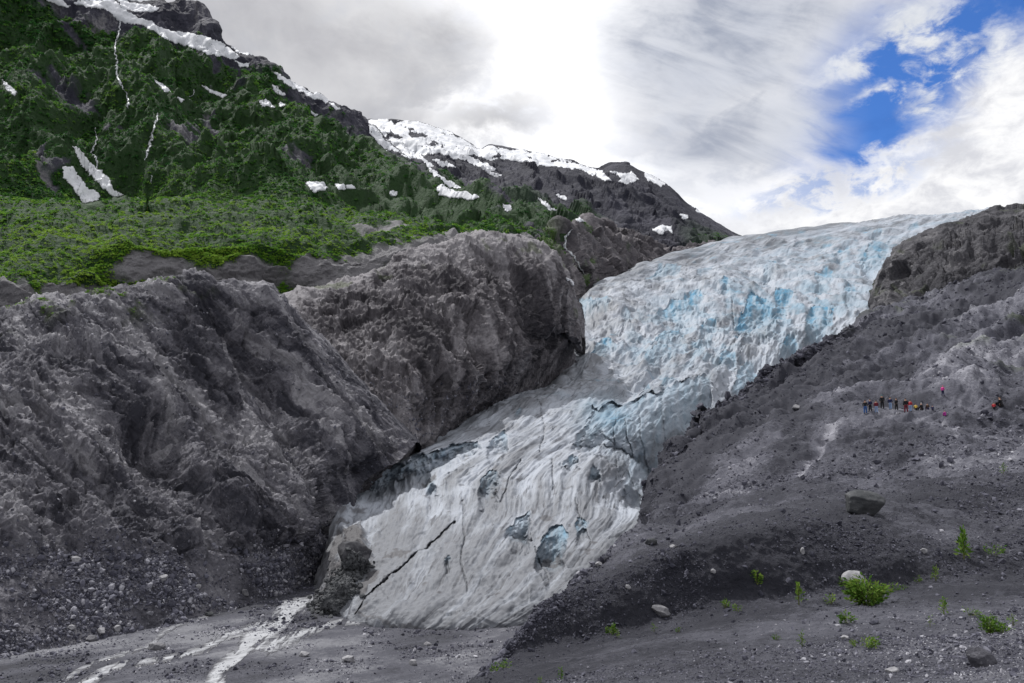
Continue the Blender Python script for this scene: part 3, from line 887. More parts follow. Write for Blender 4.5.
b2 = fbm(P0, 2.6, 5, cell, .6, 731)
ds = np.clip(gd / 140.0, .1, 1.6)
b3 = fbm(stretch(P0, (.8, .5, .1), 2.5), 6, 5, cell, .6, 735, True)
nearq = np.clip(gd / 60, .25, 2.2)
dsp = rid * 2.2 * far * ds + b1 * (.55 * mid + .8 * far) * nearq + b3 * .34 * mid * nearq + b2 * .16 * np.clip(gd / 25, .4, 3)
# an outcrop dome behind the hikers, a hollow right of it, a dry wash, a path
dome = np.exp(-(((gx - 982) / 44) ** 2 + ((gy - 398) / 19) ** 2))
wash = np.exp(-(seg_dist(gx, gy, [(832, 430), (815, 455), (800, 470)]) / 5) ** 2)
led = np.exp(-(((gx - 900) / 45) ** 2 + ((gy - 413) / 4) ** 2))
dsp += dome * (2.8 + 1.2 * b1) - wash * .7
dsp *= (1 - .8 * led)
dsp = np.where(gd < 10, dsp * .3, dsp)
P = P0 + nr * dsp[..., None]
sl = fbm(S, 20, 5, cell, .6, 741)
tone = .45 + .4 * sl + .2 * fbm(P0, 60, 3, cell, .5, 751) + .25 * fbm(P0, 4, 4, cell, .6, 756)
tone += .55 * wash + .55 * dome * sst(1000, 960, gx) + .4 * np.exp(-(seg_dist(gx, gy, [(830, 432), (900, 418), (960, 435), (1024, 440)]) / 6) ** 2)
# dark scree bands; the band on the mound face is painted shade
bank = np.exp(-(seg_dist(gx, gy, [(668, 490), (700, 450), (745, 415), (800, 370)]) / 26) ** 2)
tone += bank * (.9 * fbm(stretch(P0, (-.6, -.65, -.4), 7), 7, 5, cell, .65, 771) - .6)
for pts, w, k in [([(520, 640), (600, 610), (700, 570), (780, 545), (850, 545)], 20, -.9), ([(665, 500), (700, 450), (760, 400), (830, 360)], 20, -.9),
                  ([(770, 480), (800, 430), (770, 400)], 16, -.4), ([(840, 340), (930, 325), (1024, 280)], 14, -.45), ([(900, 470), (960, 520), (1024, 500)], 14, -.25), ([(920, 360), (1024, 350)], 8, .35), ([(500, 662), (640, 640), (760, 628), (1024, 610)], 12, .22)]:
    tone += k * np.exp(-(seg_dist(gx, gy + b1 * 6, pts) / w) ** 2)
veg = .35 * sst(.45, .8, fbm(P0, 12, 4, cell, .6, 761)) * sst(320, 380, gd - (gx - 900) * .2) + .3 * sst(.3, .8, b1) * sst(40, 15, np.hypot((gx - 1000) / 2, gy - 345))
tag(grid_mesh('moraine', P, M_GRAVEL, {'tone': tone, 'moss': np.clip(veg, 0, 1)}), kind='structure')
MOR = dict(P=P, tone=tone, gd=gd, gx=gx, gy=gy, cell=cell, sl=sl)

# ------------------------------------------------------------------ upper right rock knob
sky6 = [(866, 330, 540), (872, 302, 545), (876, 284, 550), (882, 268, 555), (900, 250, 560), (918, 238, 565), (936, 229, 570), (960, 220, 575), (985, 212, 580), (1024, 206, 580), (1090, 192, 580), (RX, 150, 570)]
rows = [[(x + 3, y + 50, d + 200) for x, y, d in sky6], [(x + 1, y + 4, d + 25) for x, y, d in sky6], sky6,
        [(864, 345, 510), (876, 310, 520), (886, 288, 520), (905, 272, 515), (940, 252, 510), (985, 238, 510), (1024, 230, 510), (RX, 180, 500)],
        [(862, 365, 480), (880, 330, 485), (900, 306, 475), (930, 290, 460), (980, 268, 450), (1024, 255, 445), (RX, 205, 430)],
        [(860, 400, 460), (890, 360, 450), (930, 330, 430), (1024, 300, 410), (RX, 245, 400)]]
gx, gy, gd = loft(rows, 420, 1.5)
P0 = unproj(gx, gy, gd)
nr, cell = normals(P0)
S = stretch(P0, (-.6, -.2, -.7), 2.5)
r1 = fbm(S, 40, 6, cell, .55, 803, True)
b1 = fbm(P0, 30, 6, cell, .55, 821)
s6 = np.interp(gx, [s[0] for s in sky6], [s[1] for s in sky6])
amp = .35 + .65 * sst(0, 25, gy - s6)
P = P0 + nr * (amp * (r1 * 3.6 + b1 * 3.2 + strata(P0, (-.6, .3, .7), 9, 1.3, cell, 845) * 2.4 + fbm(S, 12, 5, cell, .75, 849, True) * 1.0 + facets(P0, 20, cell, 856) * 8 + facets(P0, 8, cell, 857) * 3.4 + facets(P0, 3.5, cell, 858) * 1.2))[..., None]
tone = .5 + .5 * fbm(S, 16, 5, cell, .6, 841)
veg = .35 * sst(.3, .7, fbm(P0, 25, 4, cell, .6, 851))
tag(grid_mesh('rock_knob', P, M_KNOB, {'tone': tone, 'moss': veg}), kind='structure')
KNOB = dict(P=P, gd=gd, gx=gx, gy=gy, cell=cell)

# ------------------------------------------------------------------ looking up where things stand
DG = bpy.context.evaluated_depsgraph_get()
DG.update()


def hit(px, py):
    v = unproj(px, py, 1.0)
    ok, loc, nor, idx, ob, mt = SC.ray_cast(DG, Vector((0, 0, 0)), Vector(v / np.linalg.norm(v)))
    return (loc, nor, ob) if ok else (None, None, None)


def drape(name, field, box, lift, mat, label=None, cat=None, group=None, kind=None, step=0.75, only=None, one=False, jit=1.0):
    """a thin sheet lying on the ground where field(px, py) > 0"""
    x0, y0, x1, y1 = box
    xs = np.arange(x0 - 2, x1 + 2, step)
    ys = np.arange(y0 - 2, y1 + 2, step)
    PX, PY = np.meshgrid(xs, ys)
    jn = np.stack([PX, PY, 0 * PX], -1)
    fx = PX + (pn(jn / 5.0, 900) * 1.8 + pn(jn / 2.2, 901) * 1.1) * jit
    fy = PY + (pn(jn / 5.0, 902) * 1.4 + pn(jn / 2.2, 903) * .9) * jit
    fv = field(fx, fy)
    m = fv > 0
    if not m.any():
        return None
    mm = m.copy()
    mm[1:] |= m[:-1]; mm[:-1] |= m[1:]; mm[:, 1:] |= m[:, :-1]; mm[:, :-1] |= m[:, 1:]
    V = np.zeros(PX.shape + (3,))
    ok = np.zeros(PX.shape, bool)
    dist = np.zeros(PX.shape)
    for a, b in zip(*np.nonzero(mm)):
        l, n, ob = hit(PX[a, b], PY[a, b])
        if l is None or (only and ob.name not in only):
            continue
        l = np.array(l); n = np.array(n)
        if n @ l > 0: n = -n
        d = np.linalg.norm(l)
        up = n * .5 - l / d * .5
        V[a, b] = l + up * lift * (1.0 if m[a, b] else 0.15)
        ok[a, b] = True
        dist[a, b] = d
    cm = (m[:-1, :-1].astype(int) + m[1:, :-1] + m[:-1, 1:] + m[1:, 1:]) >= 2
    cm &= ok[:-1, :-1] & ok[1:, :-1] & ok[:-1, 1:] & ok[1:, 1:]
    dd = np.stack([dist[:-1, :-1], dist[1:, :-1], dist[:-1, 1:], dist[1:, 1:]])
    cm &= (dd.max(0) - dd.min(0)) < .09 * dd.max(0)
    if one:      # keep the one connected patch
        lab_ = -np.ones(cm.shape, int)
        best = (0, -1); k = 0
        for a, b in zip(*np.nonzero(cm)):
            if lab_[a, b] >= 0: continue
            st_ = [(a, b)]; lab_[a, b] = k; cnt = 0
            while st_:
                i, j = st_.pop(); cnt += 1
                for i2, j2 in ((i + 1, j), (i - 1, j), (i, j + 1), (i, j - 1)):
                    if 0 <= i2 < cm.shape[0] and 0 <= j2 < cm.shape[1] and cm[i2, j2] and lab_[i2, j2] < 0:
                        lab_[i2, j2] = k; st_.append((i2, j2))
            best = max(best, (cnt, k)); k += 1
        cm &= lab_ == best[1]
    f = grid_faces(V.shape[0], V.shape[1], cm)
    if not len(f):
        return None
    used = np.unique(f)
    fv = fv.reshape(-1)[used]
    remap = np.full(V.shape[0] * V.shape[1], -1)
    remap[used] = np.arange(len(used))
    VV = V.reshape(-1, 3)[used]
    f = remap[f]
    nz = np.cross(VV[f[:, 1]] - VV[f[:, 0]], VV[f[:, 2]] - VV[f[:, 0]])
    if ((nz * -VV[f[:, 0]]).sum(1) > 0).mean() < .5:
        f = f[:, ::-1]
    return tag(make_mesh(name, VV, f, mat, True, {'core': fv}), label, cat, group, kind)


def poly_field(poly, holes=0.0):
    def g(x, y):
        v = np.where(inside(x, y, poly), 1.0, -1.0)
        if holes:
            q = np.stack([x * .8, y * 1.6, 0 * x], -1)
            v = np.where(fbm(q, 14, 4, None, .6, 911) > holes, -1.0, v)
        return v
    return g


def line_field(pts, wds):
    def g(x, y):
        xs = np.array(pts, float)
        best = np.full(np.shape(x), 1e9)
        for i in range(len(pts) - 1):
            (xa, ya), (xb, yb) = pts[i], pts[i + 1]
            dx, dy = xb - xa, yb - ya
            t = np.clip(((x - xa) * dx + (y - ya) * dy) / (dx * dx + dy * dy + 1e-9), 0, 1)
            wd = wds[i] * (1 - t) + wds[i + 1] * t
            best = np.minimum(best, np.hypot(x - xa - t * dx, y - ya - t * dy) - wd / 2)
        return -best
    return g


def bbox(pts, m=3):
    xs = [p[0] for p in pts]; ys = [p[1] for p in pts]
    return (min(xs) - m, min(ys) - m, max(xs) + m, max(ys) + m)


# ------------------------------------------------------------------ snow
SNOW_G = 'snow patches left on the mountainside'
HILLS = {'mountain', 'far_ridge', 'rock_outcrop', 'rear_bluff'}
snow = [
    ('snow_field', [(70, 3), (90, 0), (112, 0), (122, 7), (136, 17), (150, 21), (160, 28), (175, 32), (200, 35), (215, 40), (228, 47), (240, 57), (235, 59), (208, 54), (190, 47), (170, 41), (152, 30), (140, 24), (120, 22), (108, 10), (86, 6)], 0,
     'long white snowfield slanting below the crest of the green mountain'),
    ('snow_patch', [(44, -2), (58, -2), (70, 6), (66, 8), (52, 3)], 0, 'snow streak at the upper edge of the photo left of the long snowfield'),
    ('snow_patch', [(116, 0), (126, 1), (136, 4), (150, 5), (160, 8), (155, 12), (140, 12), (124, 9)], 0, 'snow patch between the dark crags on the mountain top above the long snowfield'),
    ('snow_patch', [(228, 42), (240, 47), (254, 55), (246, 55), (234, 50)], 0, 'thin snow rim on the crest right of the dark crag'),
    ('snow_patch', [(234, 61), (243, 64), (251, 62), (247, 67), (240, 67)], 0, 'small snow patch just under the right tip of the long snowfield'),
    ('snow_field', [(73, 146), (79, 148), (88, 160), (101, 171), (110, 180), (113, 190), (124, 195), (115, 198), (104, 189), (92, 177), (81, 165)], 0, 'steep snow tongue ending in a small hook, right one of two on the green slope'),
    ('snow_field', [(63, 167), (72, 167), (82, 180), (88, 190), (95, 190), (100, 196), (97, 203), (86, 206), (78, 196), (70, 184), (64, 178)], 0, 'steep blunt snow tongue, left one of two on the green slope'),
    ('snow_patch', [(1, 79), (10, 86), (18, 93), (15, 96), (7, 89)], 0, 'thin snow streak at the left border of the photo high on the green slope'),
    ('snow_patch', [(154, 80), (163, 84), (171, 92), (166, 92)], 0, 'short thin snow streak beside the tall waterfall, on its right'),
    ('snow_patch', [(176, 97), (184, 99), (181, 103)], 0, 'tiny snow spot at the foot of a short streak on the green slope'),
    ('snow_patch', [(199, 84), (212, 90), (227, 95), (222, 98), (209, 92)], 0, 'slanting snow streak in the middle of the green slope below the crest'),
    ('snow_patch', [(259, 101), (267, 99), (274, 107), (262, 106)], 0, 'small snow patch with a square lower edge under the right crest'),
    ('snow_patch', [(279, 101), (287, 105), (280, 107)], 0, 'small three-cornered snow patch under the right crest'),
    ('snow_patch', [(271, 85), (276, 87), (286, 95), (282, 96), (274, 90)], 0, 'short snow streak just above two small patches under the right crest'),
    ('snow_field', [(274, 71), (286, 78), (297, 82), (307, 90), (319, 98), (315, 100), (304, 93), (290, 86), (279, 79)], 0, 'narrow snow band along the right crest of the green mountain'),
    ('snow_patch', [(311, 90), (322, 94), (332, 101), (326, 103), (316, 97)], 0, 'snow rim on the skyline at the lower end of the crest band'),
    ('snow_patch', [(328, 102), (334, 104), (341, 109), (336, 110)], 0, 'short snow streak beside the last dark crag of the crest'),
    ('snow_patch', [(310, 111), (318, 114), (316, 118)], 0, 'tiny snow spot below the last dark crag of the crest'),
    ('snow_patch', [(306, 182), (322, 182), (329, 188), (325, 190), (312, 192)], 0, 'bright snow patch at the foot of the green slope, largest of three in a row'),
    ('snow_patch', [(335, 184), (345, 185), (347, 190), (337, 189)], 0, 'middle snow patch of three in a row at the foot of the green slope'),
    ('snow_patch', [(347, 185), (354, 185), (355, 189), (348, 189)], 0, 'right-hand snow patch of three in a row at the foot of the green slope'),
    ('snow_patch', [(389, 191), (397, 192), (397, 196), (390, 195)], 0, 'lone small snow patch above the dark shrubs of the terrace'),
    ('snow_field', [(426, 161), (432, 168), (438, 175), (447, 180), (459, 187), (467, 192), (459, 192), (449, 186), (438, 180), (430, 172)], 0, 'thin snow ribbon running down the gully between mountain and ridge'),
    ('snow_field', [(437, 186), (444, 184), (452, 190), (466, 192), (481, 197), (471, 200), (455, 198), (439, 195)], 0, 'jagged snow patch at the bottom of the gully between mountain and ridge'),
    ('snow_patch', [(502, 205), (511, 205), (511, 211), (506, 212)], 0, 'small wedge of snow beside the gravel gully above the bluff'),
    ('snow_field', [(536, 196), (545, 202), (556, 210), (553, 213), (546, 208)], 0, 'thin slanting snow streak on the green foot of the far ridge'),
    ('snow_patch', [(555, 194), (567, 197), (566, 200), (558, 198)], 0, 'flat snow patch under the dark cliffs of the far ridge'),
    ('snow_patch', [(568, 212), (578, 217), (585, 222), (577, 221)], 0, 'slanting snow streak just above the brown outcrop'),
    ('snow_field', [(652, 229), (660, 226), (672, 226), (673, 235), (668, 231), (664, 230), (663, 235), (655, 232)], 0, 'arched snow patch at the base of the far ridge cliffs near the ice'),
    ('snow_patch', [(593, 170), (604, 174), (613, 181), (602, 180)], 0, 'slanting snow patch below the summit of the far ridge'),
    ('snow_field', [(609, 170), (620, 173), (632, 172), (639, 179), (628, 184), (617, 183), (622, 178)], 0, 'hooked snow patch on the right shoulder of the far ridge'),
    ('snow_patch', [(640, 167), (652, 174), (666, 184), (661, 187), (648, 180)], 0, 'snow rim on the skyline just right of the hooked patch'),
    ('snow_patch', [(694, 206), (703, 210), (708, 217), (700, 214)], 0, 'small snow streak on the skyline near the right-hand end of the far ridge'),
    ('snow_patch', [(680, 214), (687, 215), (688, 219), (681, 218)], 0, 'tiny snow spot low on the right-hand end of the far ridge'),
    ('snow_field', [(368, 118), (385, 117), (400, 118), (430, 123), (450, 130), (466, 140), (472, 145), (482, 149), (490, 146), (500, 148), (512, 151), (520, 149), (545, 154), (575, 162), (590, 168), (603, 171),
                    (592, 176), (580, 169), (560, 167), (545, 166), (525, 162), (505, 159), (488, 160), (474, 154), (466, 160), (450, 158), (440, 153), (428, 154), (420, 159), (405, 158), (396, 151), (390, 153), (378, 144), (370, 134)], .42,
     'broad snow cap with dark rocks poking through on the far ridge'),
    ('snow_patch', [(384, 141), (398, 150), (396, 153), (386, 146)], 0, 'snow chute at the left end of the snow cap beside the dark crag'),
    ('snow_patch', [(420, 156), (432, 164), (439, 173), (433, 173), (424, 165)], 0, 'snow chute below the middle of the snow cap, leading into the gully'),
    ('snow_patch', [(432, 159), (448, 162), (456, 167), (440, 166)], 0, 'flat snow streak below the middle of the snow cap'),
    ('snow_patch', [(462, 155), (478, 160), (497, 169), (491, 171), (470, 163)], 0, 'long slanting snow streak below the right half of the snow cap'),
    ('snow_patch', [(478, 162), (492, 172), (502, 175), (497, 178), (484, 170)], 0, 'lower of two slanting snow streaks below the right half of the snow cap'),
    ('snow_patch', [(565, 277), (574, 281), (578, 286), (570, 284)], 0, 'little snow wedge where the bluff meets the upper glacier'),
]
for nm, poly, holes, lab in snow:
    drape(nm, poly_field(poly, holes), bbox(poly), 1.6, M_SNOW, lab, 'snow patch', SNOW_G, step=.8 if len(poly) > 12 else .6, one=not holes)

# ------------------------------------------------------------------ waterfalls
FALL_G = 'waterfalls on the mountainside'
falls = [
    ([(119, 20), (120, 27), (116, 42), (115, 52), (117, 62), (116, 72), (121, 85), (126, 94), (129, 102), (128, 108)], [1.2, 1.6, 1.8, 2, 2, 2.2, 2, 1.6, 2, 2], 'tall thin white waterfall dropping from the long snowfield'),
    ([(158, 112), (156, 121), (152, 133), (150, 145), (147, 155), (142, 165)], [1.2, 2, 2.4, 1.8, 1.2, 1], 'short double waterfall in a dark cleft, on the right of the green slope'),
    ([(95, 128), (97, 138), (94, 148), (92, 152), (96, 160), (98, 169)], [1.4, 1.6, 2, 1.6, 2, 1.6], 'small waterfall running into the top of the two snow tongues'),
    ([(193, 88), (194, 93), (189, 98), (187, 100)], [.9, 1.1, 1.2, 1], 'faint little waterfall beside the slanting snow streak'),
    ([(152, 176), (152, 183), (153, 191)], [.9, 1.2, 1], 'faint waterfall over the low cliff above the terrace'),
    ([(572, 230), (566, 236), (565, 243), (564, 248), (569, 252), (575, 258), (579, 266), (584, 274)], [2, 2.6, 2.6, 2, 2, 2.2, 1.8, 1.6], 'white cascade tumbling down the brown outcrop'),
]
for pts, wd, lab in falls:
    drape('waterfall', line_field(pts, [w_ * .62 for w_ in wd]), bbox(pts, 2), 1.5, M_FALLS, lab, 'waterfall', FALL_G, step=.4, one=True)

# ------------------------------------------------------------------ meltwater streams on the valley floor
def stream_field(lines, gaps):
    def g(x, y):
        v = np.full(np.shape(x), -9.0)
        for pts, wd in lines:
            v = np.maximum(v, line_field(pts, wd)(x, y))
        q = np.stack([(y - x) * .28, (x + y) * 1.5, 0 * x], -1)
        return v - np.clip((fbm(q, 13, 4, None, .6, 921) - gaps) * 16, 0, 5)
    return g


main_s = [([(338, 578), (326, 592), (310, 602), (288, 611), (276, 625), (252, 639), (240, 655), (221, 669), (212, 690)], [5, 12, 14, 24, 20, 22, 17, 18, 20]),
          ([(366, 623), (340, 622), (312, 630), (286, 640), (262, 648)], [3, 8, 10, 14, 18])]
drape('stream', stream_field(main_s, .05), (180, 570, 372, 690), .10, M_WATER, 'broad white meltwater stream rushing out from under the glacier', 'stream', kind='structure', step=.45, only={'valley_floor'}, jit=.4)
for pts, wd, lab in [([(272, 622), (240, 632), (220, 638), (206, 648), (180, 656), (150, 661), (120, 665), (100, 674), (82, 688)], [8, 6, 6, 6, 5, 5, 5, 7, 9], 'narrow white side channel left of the main stream'),
                     ([(222, 612), (200, 618), (180, 624), (164, 632), (150, 645), (128, 653), (100, 660), (76, 672), (56, 686)], [2, 2.4, 3, 3.4, 3, 3, 2.6, 3, 3], 'thin outermost channel at the foot of the scree')]:
    drape('stream', stream_field([(pts, [w_ * 1.5 for w_ in wd])], .1), bbox(pts, 6), .10, M_WATER, lab, 'stream', kind='structure', step=.45, only={'valley_floor'}, jit=.4)

# ------------------------------------------------------------------ boulders
def ico(sub):
    import bmesh
    bm = bmesh.new()
    bmesh.ops.create_icosphere(bm, subdivisions=sub, radius=1.0)
    V = np.array([v.co[:] for v in bm.verts])
    Fc = np.array([[v.index for v in f.verts] for f in bm.faces])
    bm.free()
    return V, Fc


ICO1, ICO2, ICO5 = ico(1), ico(2), ico(5)


def stone_mat(name, a, b, c, scale):
    t = NT(name)
    p = t.n('ShaderNodeTexCoord').outputs['Object']
    n1 = t.noise(p, scale, 6, .65)
    n2 = t.noise(p, scale * 5, 4, .65)
    col = t.mix(t.step(n1, .38, .62), a, b)
    col = t.mix(t.step(n2, .58, .72, 0, .7), col, c)
    return t.bsdf(col, .85, .25, t.math('ADD', n1, t.math('MULTIPLY', n2, .4)), .06, .9)


STONE = {'till': stone_mat('till_stone', (.05, .05, .06), (.10, .099, .115), (.20, .2, .215), 3.0),
         'dark': stone_mat('dark_stone', (.038, .041, .045), (.080, .083, .088), (.17, .168, .17), 1.4),
         'grey': stone_mat('grey_stone', (.11, .11, .12), (.19, .188, .2), (.30, .29, .30), 2.0),
         'pale': stone_mat('pale_stone', (.24, .238, .25), (.34, .337, .35), (.46, .455, .465), 2.5),
         'ice': stone_mat('dirty_ice', (.03, .03, .035), (.075, .075, .082), (.16, .16, .17), .5)}


def boulder(px, py, wpx, hpx, mat, label, seed, cuts=9, tilt=0.0, group='single boulders on the gravel', depth=.9, name='boulder', sink=.12, cat='boulder', flat=1.0):
    """px, py: foot of the stone in the photo"""
    l, n, ob = hit(px, py)
    if l is None:
        return
    d = l.length
    w_, h_ = wpx / F * d / 2, hpx / F * d / 2
    V = ICO5[0].copy()
    rg = np.random.default_rng(seed)
    for k in range(cuts):
        c = rg.normal(size=3); c /= np.linalg.norm(c)
        o = rg.uniform(.5, .86)
        s_ = V @ c
        V -= np.where(s_ > o, (s_ - o) * .97, 0)[:, None] * c
    V *= (1 + .10 * fbm(V + seed * 3.1, 1.1, 5, None, .55, seed)[:, None])
    V /= np.abs(V).max(0)
    V *= np.array([w_, (w_ + h_) / 2 * depth, h_])
    ct, st_ = math.cos(tilt), math.sin(tilt)
    V = V @ np.array([[ct, 0, st_], [0, 1, 0], [-st_, 0, ct]])
    V[:, 2] -= V[:, 2].min() + 2 * h_ * sink
    o = make_mesh(name, V, ICO5[1], STONE[mat], True)
    o.location = (l.x, l.y + .1 * w_, l.z)
    tag(o, label, cat, group)
    return o


BG_ = 'single boulders on the gravel'
boulder(863, 514, 38, 31, 'dark', 'large dark grey boulder sitting alone on the gravel slope below the hikers', 5, 12, .1, sink=.13)
boulder(854, 586, 23, 17, 'pale', 'smooth pale boulder behind the big green bush', 9, 5)
boulder(984, 666, 22, 28, 'till', 'leaning dark slab half buried in gravel in the lower right corner', 14, 14, .65, depth=.5, sink=.25)
boulder(661, 616, 19, 10, 'grey', 'broken grey slab under the steep edge of the dark gravel mound', 22, 12, -.35)
for k, (x, y, a, b, m, lab) in enumerate([
    (101, 635, 9, 7, 'pale', 'pale boulder at the foot of the scree, left one of a close pair'),
    (117, 631, 7, 6, 'pale', 'pale boulder at the foot of the scree, right one of a close pair'),
    (90, 641, 11, 6, 'grey', 'low grey boulder just below the pale pair at the scree foot'),
    (71, 630, 7, 5, 'pale', 'small pale stone left of the pair at the scree foot'),
    (163, 581, 9, 7, 'pale', 'pale boulder alone halfway up the scree'),
    (209, 616, 9, 5, 'dark', 'dark boulder beside the start of the outermost channel'),
    (156, 650, 16, 7, 'grey', 'long low grey boulder between the two side channels'),
    (245, 595, 8, 7, 'grey', 'grey boulder near the right end of the scree above the stream'),
    (76, 562, 9, 6, 'pale', 'pale stone on the ledge at the top of the scree'),
    (349, 662, 14, 7, 'pale', 'flat pale stone on the gravel right of the stream'),
    (428, 645, 8, 4, 'pale', 'white stone near the foot of the glacier'),
    (413, 665, 8, 6, 'pale', 'pale stone below the glacier foot near the bottom of the photo'),
    (303, 656, 12, 5, 'pale', 'low pale slab beside the main stream'),
    (198, 589, 7, 5, 'pale', 'small pale boulder in the middle of the scree'),
    (599, 566, 7, 5, 'pale', 'pale stone on the left edge of the moraine crest'),
    (674, 548, 8, 4, 'pale', 'flat whitish stone on the moraine above the dark mound'),
    (651, 545, 12, 8, 'dark', 'dark jagged rock on the moraine above the dark mound'),
    (628, 589, 6, 5, 'pale', 'white stone halfway up the left flank of the moraine'),
    (713, 573, 6, 5, 'pale', 'whitish stone in the dark face of the mound'),
    (893, 673, 13, 6, 'pale', 'flat pale stone lying in the near gravel at the bottom of the photo'),
    (924, 553, 7, 5, 'pale', 'pale stone on the slope left of the upright plant'),
    (797, 409, 9, 5, 'pale', 'pale rock left of the hikers, first of two side by side'),
    (845, 640, 7, 5, 'pale', 'small pale stone above the low bright plant'),
    (803, 554, 4, 7, 'pale', 'upright white stone on the dark gravel left of the pale boulder')]):
    boulder(x, y, a, b, m, lab, 40 + k, 8)
boulder(353, 567, 36, 32, 'ice', 'dark dirt-covered ice block leaning at the left end of the glacier foot', 83, 16, .35, None, 1.0, 'ice_block', .1, 'ice block')

# ------------------------------------------------------------------ hikers
def skin(name, pts, edges, rad, mat, parent, root=0):
    me = bpy.data.meshes.new(name)
    me.from_pydata([Vector(p) for p in pts], edges, [])
    o = bpy.data.objects.new('build_' + name, me)
    COL.objects.link(o)
    o.modifiers.new('skin', 'SKIN')
    for i, r in enumerate(rad):
        me.skin_vertices[0].data[i].radius = (r, r) if not isinstance(r, tuple) else r
        me.skin_vertices[0].data[i].use_root = (i == root)
    sb = o.modifiers.new('sub', 'SUBSURF')
    sb.levels = sb.render_levels = 2
    dg = bpy.context.evaluated_depsgraph_get()
    m2 = bpy.data.meshes.new_from_object(o.evaluated_get(dg))
    m2.name = name
    m2.materials.clear()
    m2.materials.append(mat)
    for p in m2.polygons: p.use_smooth = True
    bpy.data.objects.remove(o)
    bpy.data.meshes.remove(me)
    r = bpy.data.objects.new(name, m2)
    COL.objects.link(r)
    r.parent = parent
    return r


CLOTH = {}
def cloth(c):
    if c not in CLOTH:
        CLOTH[c] = plain_mat({'black': 'black_cloth', 'navy': 'navy_cloth', 'jeans': 'blue_denim', 'pale': 'pale_denim', 'maroon': 'maroon_cloth', 'red': 'red_cloth', 'yellow': 'yellow_cloth',
                              'pink': 'pink_cloth', 'magenta': 'magenta_cloth', 'teal': 'teal_cloth', 'white': 'white_cloth', 'brown': 'brown_hair', 'skin': 'skin'}[c],
                             {'black': (.012, .012, .015), 'navy': (.014, .018, .06), 'jeans': (.03, .09, .26), 'pale': (.22, .30, .46), 'maroon': (.13, .012, .025), 'red': (.38, .03, .04), 'yellow': (.55, .38, .07),
                              'pink': (.60, .05, .28), 'magenta': (.34, .03, .24), 'teal': (.02, .22, .24), 'white': (.7, .7, .7), 'brown': (.05, .03, .02), 'skin': (.42, .25, .18)}[c], .85, .2, 6)
    return CLOTH[c]


